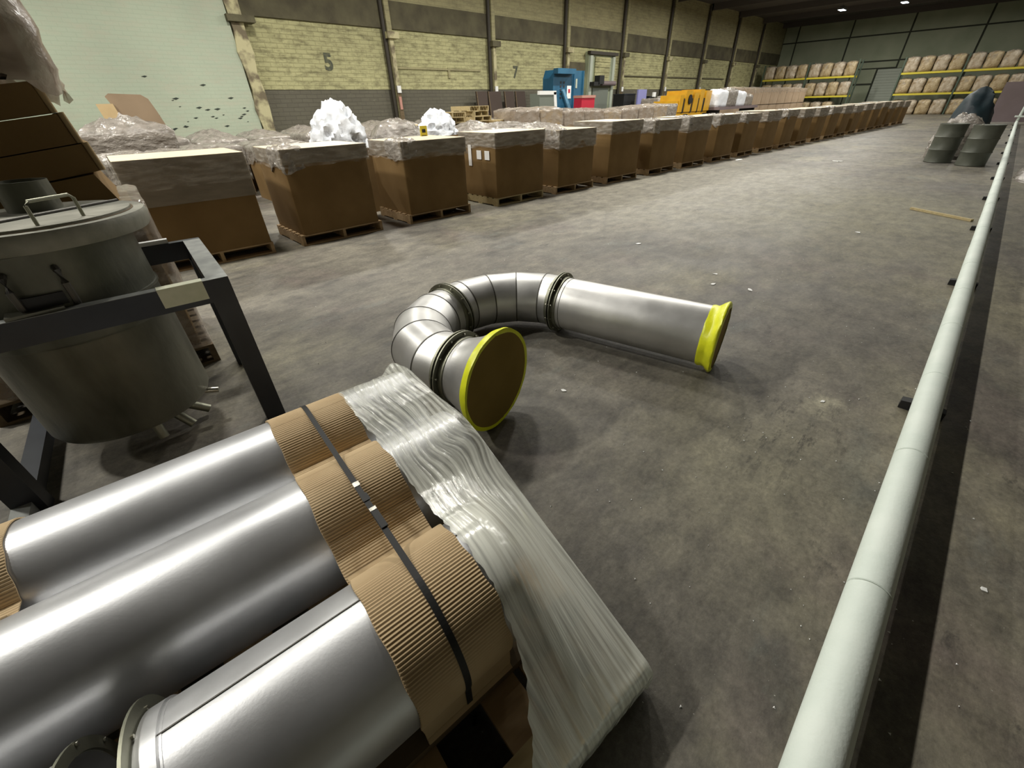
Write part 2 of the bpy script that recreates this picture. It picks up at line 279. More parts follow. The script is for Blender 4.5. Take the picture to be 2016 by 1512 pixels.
def nz(x, y, z): return noise.noise(Vector((x, y, z)))
def rrect(w, d, r, n):     # rounded rectangle loop, n pts per side
    out = []; hw, hd = w/2-r, d/2-r
    for cx, cy, a0 in ((hw, hd, 0), (-hw, hd, PI/2), (-hw, -hd, PI), (hw, -hd, 1.5*PI)):
        for k in range(3): a = a0+k*PI/4; out.append((cx+r*math.cos(a), cy+r*math.sin(a)))
    res = []
    for i in range(len(out)):
        a = out[i]; b = out[(i+1) % len(out)]; res.append(a)
        if i % 3 == 2:
            for k in range(1, n): res.append((a[0]+(b[0]-a[0])*k/n, a[1]+(b[1]-a[1])*k/n))
    return res
def wrapbox(w, d, z0, z1, r=0.02, amp=0.0, fr=4.0, seed=0, bulge=0.0, levels=6, n=8, top=True, mound=0.0, ragged=0.0, ridge=False, sagtop=0.0, bottom=True):
    lp = rrect(w, d, r, n); rs = []; mb = MB()
    def disp(x, y, z, nx, ny, nzv, a):
        q = nz(x*fr+seed*7.3, y*fr-seed*3.1, z*fr+seed)
        if ridge: q = 1.0-2.2*abs(q)
        q += 0.45*nz(x*fr*2.7+9, y*fr*2.7, z*fr*2.7+seed)
        return (x+nx*q*a, y+ny*q*a, z+nzv*q*a)
    for L in range(levels+1):
        t = L/levels; ring = []
        for x, y in lp:
            l = math.hypot(x, y) or 1; nx, ny = x/l, y/l
            zz = z0+(z1-z0)*t
            if L == 0 and ragged: zz += ragged*nz(x*5+seed*2, y*5, seed*1.7)*1.6
            bb = bulge*math.sin(PI*min(1, max(0, t*0.95)))*(1-min(1, (abs(x)/(w/2))**4*(abs(y)/(d/2))**4))
            ring.append(disp(x+nx*bb, y+ny*bb, zz, nx, ny, 0, amp))
        rs.append(ring)
    if top:
        for q in (0.94, 0.8, 0.6, 0.4, 0.2, 0.04):
            ring = []
            for x, y in lp:
                hgt = z1+mound*(1-q*q)-sagtop*(1-q*q)
                ring.append(disp(x*q, y*q, hgt, 0, 0, 1, amp+mound*0.35*(1-q)))
            rs.append(ring)
    mb.rings(rs, True, bottom, top); return mb
def copy_tree(o, loc=None, rz=None, label=None, group=None, name=None):
    def cp(a, par):
        c = a.copy(); C.objects.link(c)
        if par: c.parent = par
        for ch in a.children: cp(ch, c)
        return c
    r = cp(o, None)
    if loc is not None: r.location = loc
    if rz is not None: r.rotation_euler[2] = rz
    if label: r['label'] = label
    if group: r['group'] = group
    return r
# ------------------------------------------------------------------ the setting
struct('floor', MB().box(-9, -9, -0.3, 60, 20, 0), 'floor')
g = MB(); g.box(6.1, 20, 0, 60, 20.4, 2.25); wl = struct('wall_left', g, 'grime')
for nm, z0, z1, y, mt in (('wall_face', 2.25, 4.35, 19.98, 'cream'), ('lintel_band', 4.35, 5.25, 19.9, 'band'), ('wall_face', 5.25, 7.7, 19.98, 'upper')):
    p = MB().box(6.1, y, z0, 60, 20.4, z1); obj(nm, p, mt, wl, label={'cream': 'cream painted brick zone', 'band': 'dark sooty horizontal band', 'upper': 'dim yellowish upper zone'}[mt])
struct('wall_back', MB().box(-9.3, -9, 0, -9, 20.4, 7.7), 'plainwall')
struct('wall_right', MB().box(-9.3, -9.3, 0, 60.3, -9, 7.7), 'plainwall')
wm = struct('wall_left_near', MB().box(-9, 19.6, 0, 6.05, 20.4, 7.7), 'mint')
g = MB()
for k in range(34):
    x = random.choice([random.uniform(1.2, 5.7), random.uniform(3, 5.8)]); z = 1.1+abs(random.gauss(0, 0.75)); s = random.uniform(0.02, 0.07)
    g.add([(x-s*1.6, 19.592, z), (x, 19.59, z-s*0.5), (x+s*1.5, 19.592, z+0.01), (x+s*0.3, 19.59, z+s*0.45)], [(0, 1, 2, 3)])
obj('chipped_spot', g, 'stain', wm, label='dark chips in the mint paint', kind='stuff')
for k in range(9):   # columns against the left wall
    X = 6.22+5.93*k
    if k == 0:
        g = MB(); pts = []
        for i in range(15):
            z = i*0.55; pts.append((X-0.12+0.07*nz(i*1.3, 0, 0)-0.1*(i % 3 == 0), X+0.28+0.1*nz(i*0.9, 3, 1), z))
        for (a, b, z), (a2, b2, z2) in zip(pts, pts[1:]):
            if z2 < 7.72: g.add([(a, 19.55, z), (b, 19.55, z), (b, 20, z), (a, 20, z), (a2, 19.55, z2), (b2, 19.55, z2), (b2, 20, z2), (a2, 20, z2)], [(0, 1, 5, 4), (1, 2, 6, 5), (3, 0, 4, 7), (4, 5, 6, 7)])
        cpost = struct('trim_1', g, 'peel')
        obj('bracket', MB().box(X-0.25, 19.4, 4.1, X+0.62, 19.9, 4.28), 'band', cpost)
        continue
    cpost = struct('trim_%d' % (k+1), MB().box(X+0.0, 19.72, 0, X+0.22, 20, 7.7), 'upper')
    obj('post_face', MB().box(X+0.02, 19.68, 2.25, X+0.2, 19.73, 4.05), 'peel', cpost, label='cream painted lower face')
    obj('post_foot', MB().box(X+0.01, 19.68, 0, X+0.21, 19.73, 2.25), 'wooddk', cpost, label='dark brown foot')
    obj('column_shade', MB().tube((X-0.1, 19.85, 0), (X-0.1, 19.85, 7.6), 0.09, n=10), 'dark', cpost, label='dark upright rod standing in for the shaded side of the column')  # dark rod added for the shaded side of the column
    obj('bracket', MB().box(X-0.12, 19.55, 4.0, X+0.42, 19.9, 4.22), 'peel' if k % 2 else 'band', cpost)
    obj('switch_box', MB().box(X+0.02, 19.62, 2.12, X+0.2, 19.7, 2.38), 'white', cpost, label='small white box')
    if k < 4: obj('notice_strip', MB().box(X+0.05, 19.65, 1.5, X+0.17, 19.675, 1.98), 'pinkst', cpost, label='faded pink strip')
g = MB().box(12.5, 19.93, 3.0, 17.4, 19.99, 3.07).box(15.3, 19.92, 2.7, 15.42, 19.99, 3.1)
obj('conduit', g, 'upper', wl, label='thin cream conduit along the wall')
obj('conduit', MB().box(30, 19.9, 2.98, 47, 19.97, 3.04), 'band', wl, label='thin dark conduit along the wall')
def text_mesh(ch, size):
    cu = bpy.data.curves.new('t', 'FONT'); cu.body = ch; cu.size = size; cu.extrude = 0.002; cu.offset = 0.028
    o = bpy.data.objects.new('t', cu); C.objects.link(o); bpy.context.view_layer.update()
    me = bpy.data.meshes.new_from_object(o.evaluated_get(bpy.context.evaluated_depsgraph_get())); bpy.data.objects.remove(o); return me
for ch, X, Z, s in (('5', 9.2, 2.9, 0.75), ('7', 19.75, 2.78, 0.72)):
    me = text_mesh(ch, s); me.materials.clear(); me.materials.append(MT['number'])
    o = obj('painted_number', me, None, wl, label='black painted %s on the cream brick' % ch); o.rotation_euler = (PI/2, 0, 0); o.location = (X, 19.97, Z)
# far wall with panels
wf = struct('wall_far', MB().box(60.05, -9, 0, 60.4, 20.4, 7.7), 'farline')
ys = [-9, -5.1, -0.35, 4.4, 9.4, 14.0, 18.7, 20]; zs = [0.02, 4.12, 6.12, 7.68]
for i in range(7):
    for j in range(3):
        if j == 0 and i == 4:      # bay with the roller door
            obj('wall_panel', MB().box(59.97, 12.9, 0.02, 60.1, 13.93, 4.05), 'farwall', wf); obj('wall_panel', MB().box(59.97, 9.47, 3.6, 60.1, 12.8, 4.05), 'farwall', wf)
            obj('wall_panel', MB().box(59.97, 10.9, 0.02, 60.1, 12.8, 2.25), 'farwall', wf); obj('wall_panel', MB().box(59.97, 10.9, 2.4, 60.1, 12.8, 3.5), 'farwall', wf); continue
        obj('wall_panel', MB().box(59.97+0.02*((i+j) % 2), ys[i]+0.07, zs[j]+0.05, 60.1, ys[i+1]-0.07, zs[j+1]-0.06), 'farwall', wf)
dr = struct('door_1', MB().box(59.92, 8.75, 0, 60.02, 10.8, 3.5), 'farline')
for k in range(16): obj('slat', MB().box(59.84, 8.8, 0.03+k*0.215, 59.93, 10.72, 0.235+k*0.215), 'door', dr)
# door with hatch in the left wall
obj('wall_board', MB().box(24.1, 19.88, 2.95, 26.0, 19.97, 3.6), 'band', wl, label='brown board on the wall left of the door')
d2 = struct('door_2', MB().box(26.1, 19.7, 0, 28.95, 20.0, 4.15), 'farwall')
obj('door_post', MB().box(26.15, 19.6, 0, 26.42, 19.72, 3.95), 'door', d2); obj('door_post', MB().box(28.6, 19.6, 0, 28.85, 19.72, 3.95), 'door', d2)
obj('door_header', MB().box(26.0, 19.5, 4.0, 29.0, 19.75, 4.16), 'dark', d2)
for k in range(5): obj('slat', MB().box(26.7, 19.6, 2.62+k*0.26, 28.3, 19.68, 2.86+k*0.26), 'cream', d2, label='cream door slat')
obj('door_leaf', MB().box(26.6, 19.6, 0, 28.3, 19.68, 2.3), 'grey', d2, label='flat grey lower door leaf')
obj('roller_tube', MB().tube((27.2, 19.4, 2.55), (28.7, 19.4, 2.55), 0.13), 'mauve', d2, smooth=40)
obj('door_motor', MB().box(26.2, 19.25, 2.42, 26.8, 19.6, 2.62).box(26.7, 19.2, 2.5, 27.2, 19.6, 2.95), 'rubber', d2, label='black motor')
# ceiling
cl = struct('ceiling', MB().box(-9.3, -9.3, 7.7, 60.3, 20.4, 7.9), 'ceiling')
for k in range(12): obj('roof_beam', MB().box(-3+k*5.6, -9, 7.3, -2.85+k*5.6, 19.9, 7.7), 'ceiling', cl)
lampmesh = mesh('lamp_housing', MB().box(-0.45, -0.24, 0.02, 0.45, 0.24, 0.14).box(-0.3, -0.12, 0.14, 0.3, 0.12, 0.24), 'lampbody')
lensmesh = mesh('lamp_lens', MB().box(-0.4, -0.18, 0.0, 0.4, 0.18, 0.02), 'glow')
rodmesh = mesh('hanging_rod', MB().tube((0, 0, 0.24), (0, 0, 0.7), 0.012, n=6), 'lampbody')
for i, (x, y, pw) in enumerate(LAMPS):
    where = 'over the long row of boxes' if y == 6.7 else 'over the goods along the left wall' if y > 12 else 'over the open floor at the right'
    t = thing('ceiling_lamp', 'dark hanging ceiling lamp with a bright lens '+where, 'lamp', (x, y, LAMP_Z), 0, 'hanging lamps '+where)
    if (x, y) == (49, 6.7): t['label'] = 'brightest small ceiling lamp glowing white under the dark roof, right of the bluish one'; t.location = (49, 8.7, 7.0); del t['group']
    if (x, y) == (48.6, 12.5): t['label'] = 'small bluish glowing ceiling lamp under the dark roof above the left rack'; del t['group']
    obj('housing', lampmesh, None, t); obj('lens', lensmesh, None, t, label='bright white lens'); obj('rod', rodmesh, None, t)
    l = area_light(0, 0, -0.02, pw); l.parent = t; l.location = (0, 0, -0.02)
# ------------------------------------------------------------------ pallets
def pallet_proto(name, L=1.22, W=1.02, mt='wood', full=True):
    t = thing(name, 'p', 'pallet')
    if full:
        for k in range(7):
            y = -W/2+0.05+k*(W-0.1)/6
            obj('deck_board', MB().box(-L/2, y-0.05, 0.122, L/2, y+0.05, 0.14), mt, t)
        for x in (-L/2+0.02, 0, L/2-0.02):
            g = MB(); 
            g.box(x-0.02, -W/2, 0.018, x+0.02, W/2, 0.122); obj('stringer', g, mt, t)
        for y in (-W/2+0.06, 0, W/2-0.06): obj('bottom_board', MB().box(-L/2, y-0.06, 0, L/2, y+0.06, 0.018), mt, t)
    else:
        g = MB()
        for k in range(7):
            y = -W/2+0.05+k*(W-0.1)/6; g.box(-L/2, y-0.05, 0.122, L/2, y+0.05, 0.14)
        obj('deck', g, mt, t); g = MB()
        for x in (-L/2+0.02, 0, L/2-0.02): g.box(x-0.02, -W/2, 0.018, x+0.02, W/2, 0.122)
        obj('stringer', g, mt, t); g = MB()
        for y in (-W/2+0.06, 0, W/2-0.06): g.box(-L/2, y-0.06, 0, L/2, y+0.06, 0.018)
        obj('bottom_board', g, mt, t)
    return t
ORD = ['first', 'second', 'third', 'fourth', 'fifth', 'sixth', 'seventh', 'eighth', 'ninth', 'tenth', 'eleventh', 'twelfth', 'thirteenth', 'fourteenth', 'fifteenth', 'sixteenth', 'seventeenth', 'eighteenth', 'nineteenth', 'twentieth', 'twenty-first', 'twenty-second', 'twenty-third']
FX = [(0.42, 1.66), (2.02, 3.2), (3.72, 4.92), (5.52, 6.78), (7.15, 8.3), (8.78, 10.0), (10.45, 11.7), (12.1, 13.3), (13.8, 15.0), (15.4, 16.6)]
while FX[-1][1] < 37: a = FX[-1][0]+1.66; FX.append((a, a+1.17))
EXTRA = {0: 'nearest, with two pale film bands', 1: 'white foam heap behind it', 2: 'yellow tag on its far corner', 3: 'white papers on its left side', 4: 'silvery crumpled top corner', 5: 'taller, plain dark front', 6: 'wrinkled film on its corner', 7: 'bright silvery film corner'}
DZ = [0.01, 0.0, -0.02, 0.0, -0.04, 0.04, 0.0, 0.01, 0.0, -0.02]
pp = None; pf = None
for i, (xa, xb) in enumerate(FX):
    xm = (xa+xb)/2; wd = xb-xa; yf = 6.3-0.045*xm; dp = 1.05; rz = random.uniform(-0.03, 0.03)-0.04
    if i == 1: rz = -0.02
    top = 1.17+(DZ[i] if i < len(DZ) else random.uniform(-0.03, 0.03))
    loc = (xm, yf+dp/2, 0)
    plab = '%s pallet of the long row counted from the near end, under its box' % ORD[i]
    near = i < 8
    src = pp if near else pf
    if src is None:
        src = pallet_proto('pallet', mt='wood')
        if near: pp = src
        else: pf = src
        src.location = loc; src.rotation_euler[2] = rz; src['label'] = 'wooden '+plab; src['group'] = 'pallets under the long row of boxes'; p = src
    else:
        p = copy_tree(src, loc, rz, 'wooden '+plab, 'pallets under the long row of boxes')
    if i == 3:
        for ch in p.children:
            ch.data = ch.data.copy(); ch.data.materials.clear(); ch.data.materials.append(MT['woodlt'])
        p['label'] = 'clean pale wooden pallet, fourth of the long row, under the box with white papers'
    lab = ('%s bulk box of the long row: %s' % (ORD[i], EXTRA[i])) if i in EXTRA else '%s cardboard bulk box of the long row, counted from the near end' % ORD[i]
    if i == len(FX)-1: lab = 'last cardboard bulk box at the far end of the long row'
    t = thing('bulk_box', lab, 'box', (xm, yf+dp/2, 0.14), rz, 'cardboard bulk boxes in the long row')
    H = top-0.14
    obj('body', wrapbox(wd-0.04, dp-0.04, 0.0, H-0.02, 0.02, 0.008, 2.5, i, bulge=0.025 if i else 0.0, levels=6 if near else 3, n=8 if near else 4), 'card', t, smooth=35)
    lh = (0.26, 0.17, 0.2, 0.2, 0.3, 0.2, 0.22, 0.3)[i] if near else random.uniform(0.15, 0.28)
    obj('lid', wrapbox(wd, dp, H-lh, H, 0.015, 0.006, 3, i+40, levels=3, n=8 if near else 4, top=False, bottom=False, ragged=0.0), 'lid', t, smooth=35, label='greyish film covered lid band')
    obj('lid_top', wrapbox(wd-0.012, dp-0.012, H-0.015, H+0.004, 0.015, 0.004, 3, i+60, levels=1, n=8 if near else 4), 'lidtop_lit', t, smooth=35, label='tan lid top, paled as if lit from above')  # top coloured paler than the lid sides for the strong light from above
    # film draped over corner and lid
    fb = wrapbox(wd+0.03, dp+0.03, H-lh-0.03, H+0.008, 0.03, 0.01, 5, i+11, levels=5 if near else 3, n=16 if near else 6, top=False, bottom=False, ragged=0.02, ridge=True)
    obj('film_wrap', fb, 'wrap', t, smooth=True, label='shiny clear stretch film')
    if i in (1, 2, 4, 6, 7, 8, 9, 11, 14):
        cg = wrapbox(0.3, 0.46, H-0.22, H+0.0, 0.05, 0.03, 9, i+5, levels=5, n=10, ragged=0.1, ridge=True, mound=0.02, bottom=False)
        co = obj('film_gather', cg, 'wrapm', t, smooth=True, label='crumpled bunch of film at the top left corner'); co.location = (-wd/2+0.15, -dp/2+0.25, 0)
    if i == 3:
        for (u, z, a, b) in ((0.62, 0.5, 0.09, 0.34), (0.3, 0.62, 0.13, 0.14), (0.05, 0.62, 0.13, 0.14)):
            y = -dp/2+0.1+u*0.9; obj('paper_label', MB().box(-wd/2-0.018, y, z, -wd/2-0.012, y+a, z+b), 'white', t, label='white paper taped to the side')
    if i in (0,): obj('film_band', wrapbox(wd-0.006, dp-0.006, H-0.46, H-0.2, 0.02, 0.003, 3, 2, levels=2, top=False, bottom=False, ragged=0.0), 'lid', t, smooth=35, label='second pale film band')
# ------------------------------------------------------------------ white insulated pipe
NSEC = 41; pt = thing('insulated_pipe', 'long white insulated pipe lying on the floor along the right side', 'pipe', (0, 0, 0))
PX0 = -0.42; PL = 0.915
sm = None
for k in range(NSEC):
    a = random.uniform(-0.0012, 0.0012)
    if sm is None:
        g = MB(); n = 32
        prof = [(0.0, 0.0605), (0.003, 0.0635), (PL-0.007, 0.0635), (PL-0.004, 0.0605)]
        g.rings([[(x, r*math.cos(2*PI*j/n), r*math.sin(2*PI*j/n)) for j in range(n)] for x, r in prof]); sm = mesh('pipe_section', g, 'insul', 40)
    obj('pipe_section', sm, None, pt, loc=(PX0+k*PL, -0.2936+a, 0.1226+a))
obj('pipe_core', MB().tube((PX0, -0.2936, 0.1226), (PX0+NSEC*PL, -0.2936, 0.1226), 0.057, n=16), 'wooddk', pt, smooth=40)
xe = PX0+NSEC*PL
obj('riser', MB().tube((xe+0.1, -0.2936, 0.06), (xe+0.1, -0.2936, 2.6), 0.06, n=16).box(xe+0.0, -0.5, 0.35, xe+0.2, -0.1, 0.42), 'insul', pt, smooth=40, label='white upright pipe at the far end')
chm = mesh('pipe_chock', MB().add([(-0.03, -0.1, 0), (0.03, -0.1, 0), (0.03, 0.1, 0), (-0.03, 0.1, 0), (-0.03, -0.1, 0.05), (0.03, -0.1, 0.05), (0.03, -0.05, 0.056), (-0.03, -0.05, 0.056), (0.03, 0.05, 0.056), (-0.03, 0.05, 0.056), (0.03, 0.1, 0.05), (-0.03, 0.1, 0.05)], [(3, 2, 1, 0), (0, 1, 5, 4), (4, 5, 6, 7), (7, 6, 8, 9), (9, 8, 10, 11), (11, 10, 2, 3), (1, 2, 10, 8, 6, 5), (0, 4, 7, 9, 11, 3)]), 'rubber')
for k, X in enumerate((0.32, 3.05, 5.78, 8.52, 11.2, 14.0, 17, 20, 24, 28, 32, 36)):
    obj('pipe_chock', chm, None, None, loc=(X, -0.2936, 0), label='%s black chock under the white pipe, counted from the camera' % ORD[k], cat='chock', group='black chocks under the white pipe')
# ------------------------------------------------------------------ duct lying on the floor
def v3(p, z): return Vector((p[0], p[1], z))
P1 = Vector((2.45, 1.976)); a1 = math.radians(-78.03); d0 = Vector((math.cos(a1), math.sin(a1)))
dt = thing('steel_duct', 'U-shaped stainless duct assembly on the floor with yellow taped ends', 'duct', (2.0, 1.9, 0))
O = Vector((2.0, 1.9, 0))
def loc(mb):
    mb.v = [(x-O.x, y-O.y, z-O.z) for x, y, z in mb.v]; return mb
zc = 0.236; r = 0.2
g = MB().tube(v3(P1+d0*0.02, zc), v3(P1+d0*1.17, zc), r, n=64, cap=False); obj('straight_section', loc(g), 'ductst', dt, smooth=30)
g = MB().annulus(v3(P1+d0*0.075, zc), (*d0, 0), r, r+0.0012, 0.004, 64); obj('weld_line', loc(g), 'seam', dt)
def flange(P, d, z, name='flange', par=None, mtl='flange', lc=None):
    D3 = Vector((*d, 0)); f = MB()
    for s in (-1, 1): f.annulus(v3(P, z)+D3*0.010*s, D3, r-0.004, 0.236, 0.007, 56)
    f.annulus(v3(P, z)+D3*0.03, D3, r-0.003, r+0.007, 0.03, 48); f.annulus(v3(P, z)-D3*0.03, D3, r-0.003, r+0.007, 0.03, 48)
    fo = obj(name, (lc or loc)(f), mtl, par or dt, smooth=30)
    a = Vector((-d[1], d[0], 0)); bm_ = MB()
    for k in range(12):
        t = 2*PI*(k+0.5)/12; c = v3(P, z)+(a*math.cos(t)+Vector((0, 0, 1))*math.sin(t))*0.22
        bb = MB().tube(c-D3*0.024, c+D3*0.024, 0.006, n=6); obj('bolt', (lc or loc)(bb), 'bolt', fo)
flange(P1, d0, zc)
# elbows
def elbow(P, d, tdeg, z0, z1, Rb=0.607, ngore=5, nm='elbow'):
    s = Vector((-d.y, d.x)); cP = 0.032; Pc = P+d*cP; T = math.radians(tdeg); Cn = Pc+s*Rb
    pos = lambda t: (Cn-s*Rb*math.cos(t)+d*Rb*math.sin(t)); dirv = lambda t: (d*math.cos(t)+s*math.sin(t))
    # gored: joints planes at angles
    angs = [0]+[T*(k+0.5)/(ngore-1) for k in range(ngore-1)]+[T]
    rings = []; n = 64; seams = []
    # axis polyline through tangent polygon vertices
    th = [0.0]+[T*(k+0.5)/(ngore-1) for k in range(ngore-1)]+[T]
    rr = Rb/math.cos(T/(2*(ngore-1)))
    el = None
    for k, t in enumerate(th):
        rad_dir = (pos(t)-Cn).normalized(); q = Cn+rad_dir*(Rb if k in (0, len(th)-1) else rr)
        zz = z0+(z1-z0)*t/T
        ring = []
        sc = 1.0 if k in (0, len(th)-1) else 1/math.cos(T/(2*(ngore-1)))
        for j in range(n):
            a = 2*PI*j/n; ring.append(v3(q+rad_dir*(r*math.cos(a)*sc), zz+r*math.sin(a)))
        rings.append(ring)
    el = None
    for k in range(len(rings)-1):
        me = obj('gore', loc(MB().rings([rings[k], rings[k+1]], True, False, False)), 'ductst', dt, smooth=30)
    for k in range(1, len(rings)-1):
        t = th[k]; rad_dir = (pos(t)-Cn).normalized(); dv = dirv(t); R1 = rings[k]; c = sum(R1, Vector())/n
        o1 = [p+(p-c)*0.012-v3(dv*0.004, 0) for p in R1]; o2 = [p+(p-c)*0.012+v3(dv*0.004, 0) for p in R1]
        i1 = [p-(p-c)*0.01-v3(dv*0.004, 0) for p in R1]; i2 = [p-(p-c)*0.01+v3(dv*0.004, 0) for p in R1]
        obj('weld_line', loc(MB().rings([i1, o1, o2, i2], True, False, False)), 'seam', dt, smooth=60)
    # short straight at the end
    Pe = pos(T); de = dirv(T); P2 = Pe+de*cP
    for A, B, za in ((P, Pc, z0), (Pe, P2, z1)): obj('collar', loc(MB().tube(v3(A, za), v3(B, za), r, n=64, cap=False)), 'ductst', dt, smooth=30)
    return P2, de, [(Cn, rad_dir)]
P2, d2v, _ = elbow(P1, -d0, 88.5, zc, 0.238)
flange(P2, d2v, 0.238)
P3, d3v, _ = elbow(P2, d2v, 91.4, 0.238, 0.283)
flange(P3, d3v, 0.28)
P4 = P3+d3v*0.28; rd = 0.292
rs = []; D3 = Vector((*d3v, 0)); A3 = Vector((-d3v.y, d3v.x, 0))
for q, rr_, zz in ((0.0, 0.2, 0.283), (0.05, 0.2, 0.284), (0.15, 0.232, 0.288), (0.255, 0.285, 0.298)):
    c = v3(P3+d3v*q, zz); rs.append([c+(A3*math.cos(2*PI*j/64)+Vector((0, 0, 1))*math.sin(2*PI*j/64))*rr_ for j in range(64)])
obj('cone', loc(MB().rings(rs, True, False, False)), 'ductst', dt, smooth=40)
c = v3(P4, 0.301)
def wob(j, R0, am, sd): return R0+am*nz(math.cos(2*PI*j/64)*2.4, math.sin(2*PI*j/64)*2.4, sd)
def ringw(c, R0, am, sd, off): return [c+D3*(off+0.4*am*nz(j*0.4, sd, 2))+(A3*math.cos(2*PI*j/64)+Vector((0, 0, 1))*math.sin(2*PI*j/64))*wob(j, R0, am, sd) for j in range(64)]
dsc = obj('end_cap', loc(MB().rings([ringw(c, 0.284, 0.0, 1, -0.004), ringw(c, 0.284, 0.0, 1, 0.006)])), 'cardend', dt, smooth=30, label='brown cardboard disc over the cone mouth')
obj('tape', loc(MB().rings([ringw(c, 0.285, 0.004, 1, -0.035), ringw(c, 0.296, 0.008, 3, -0.01), ringw(c, 0.298, 0.008, 3, 0.008), ringw(c, 0.284, 0.01, 8, 0.0085), ringw(c, 0.276, 0.004, 8, 0.0065)], True, False, False)), 'yellow', dt, smooth=60, label='bright yellow tape around the cone rim')
# bell end with yellow tape
Pb = P1+d0*1.19; D3 = Vector((*d0, 0)); A3 = Vector((-d0.y, d0.x, 0)); c = v3(Pb, zc)
prof = [(-0.085, 0.203, 0.004), (-0.07, 0.209, 0.008), (-0.045, 0.207, 0.012), (-0.03, 0.214, 0.012), (-0.012, 0.228, 0.012), (0.004, 0.238, 0.016), (0.012, 0.24, 0.014), (0.02, 0.232, 0.01), (0.022, 0.21, 0.004)]
obj('tape', loc(MB().rings([ringw(c, R0, am*1.2, 5+i*0.35, off) for i, (off, R0, am) in enumerate(prof)], True, False, False)), 'yellow', dt, smooth=60, label='crumpled bright yellow tape around the straight end')
obj('end_cap', loc(MB().rings([ringw(c, 0.225, 0.0, 1, 0.012), ringw(c, 0.225, 0.0, 1, 0.018)])), 'cardend', dt, smooth=30, label='cardboard disc closing the straight end')
# ------------------------------------------------------------------ pallet of steel tubes in the foreground (local axes: s along tubes, n to the left)
AZ = math.radians(-4.98); ca, sa = math.cos(AZ), math.sin(AZ)
def W(s, n, z): return (ca*s-sa*n, sa*s+ca*n, z)
def th_(name, label, cat, group=None): return thing(name, label, cat, (0, 0, 0), AZ, group)
PT = th_('long_pallet', 'long wooden pallet carrying the strapped stainless tubes in the foreground', 'pallet')
for s0, s1 in ((0.515, 0.644), (0.345, 0.46), (0.2, 0.32), (-0.1, 0.05), (-0.36, -0.22), (-0.62, -0.48), (-0.88, -0.74), (-1.14, -1.0), (-1.4, -1.26)):
    obj('deck_board', MB().box(s0, 0.19, 0.118, s1, 1.82, 0.14), 'wood', PT)
for n0 in (0.19, 0.95, 1.73): obj('stringer', MB().box(-1.4, n0, 0.02, 0.644, n0+0.09, 0.118), 'wood', PT)
obj('edge_board', MB().box(-1.4, 0.185, 0.14, 0.64, 0.285, 0.158), 'woodlt', PT, label='paler edge board')
for n0 in (0.19, 0.95, 1.73): obj('bottom_board', MB().box(-1.4, n0-0.01, 0.0, 0.644, n0+0.1, 0.02), 'wood', PT)
obj('chock_rail', MB().box(-1.3, 0.44, 0.14, 0.62, 0.5, 0.175), 'wooddk', PT)
TUB = [(1.561, 0.345), (1.146, 0.345), (0.642, 0.345)]
def tube_obj(name, label, n0, z0, s0, s1, seamth=None):
    t = th_(name, label, 'steel tube')
    g = MB(); nn = 96; R0 = 0.2; Ri = 0.196
    rng = lambda s, R_: [(s, n0+R_*math.cos(2*PI*j/nn), z0+R_*math.sin(2*PI*j/nn)) for j in range(nn)]
    g.rings([rng(s0, Ri), rng(s0, R0), rng(s1, R0), rng(s1, Ri), rng(s0, Ri)], True, False, False)
    obj('tube_wall', g, 'steel', t, smooth=30)
    if seamth is not None:
        a = math.radians(seamth); p = lambda rr_, da: (n0+rr_*math.sin(a+da), z0+rr_*math.cos(a+da))
        q = [p(0.1995, -0.012), p(0.2022, -0.009), p(0.2022, 0.009), p(0.1995, 0.012)]
        gg = MB()
        ss = [s0+(s1-s0)*k/60 for k in range(61)]
        gg.rings([[(s, u+0.0006*nz(s*40, 0, i), v) for i, (u, v) in enumerate(q)] for s in ss]); obj('lap_seam', gg, 'seam', t)
    return t
tube_obj('stainless_tube', 'smooth stainless tube farthest from the camera on the strapped pallet, beside the tank', *TUB[0], -1.5, 0.615)
tube_obj('stainless_tube', 'middle smooth stainless tube of the strapped pallet, fully bright', *TUB[1], -1.6, 0.62)
T3 = tube_obj('stainless_tube', 'near stainless tube with a dark lap seam and a bolted flange end', *TUB[2], -0.40, 0.37, 14)
T4 = tube_obj('stainless_tube', 'short flanged stainless tube at the lower left corner, open end facing the seamed tube', 0.66, 0.335, -1.5, -0.555)
def ringpart(par, s, n0, z0, ra, rb, t, name, mtl, n=64):
    obj(name, MB().annulus((s, n0, z0), (1, 0, 0), ra, rb, t, n), mtl, par, smooth=30)
ringpart(T3, -0.415, 0.642, 0.345, 0.199, 0.2015, 0.07, 'collar', 'steel'); ringpart(T3, -0.405, 0.642, 0.345, 0.2, 0.2075, 0.035, 'collar', 'steel')
ringpart(T3, -0.43, 0.642, 0.345, 0.198, 0.238, 0.006, 'flange', 'flange')
ringpart(T4, -0.55, 0.66, 0.335, 0.198, 0.226, 0.006, 'flange', 'flange'); ringpart(T4, -0.58, 0.66, 0.335, 0.2, 0.207, 0.04, 'collar', 'steel')
for par, s, n0 in ((T3, -0.427, 0.642), (T4, -0.546, 0.66)):
    for k in range(12):
        t = 2*PI*(k+0.3)/12; obj('bolt_hole', MB().tube((s, n0+0.215*math.cos(t), 0.34+0.215*math.sin(t)), (s+0.004, n0+0.215*math.cos(t), 0.34+0.215*math.sin(t)), 0.005, n=8), 'bolt' , par)
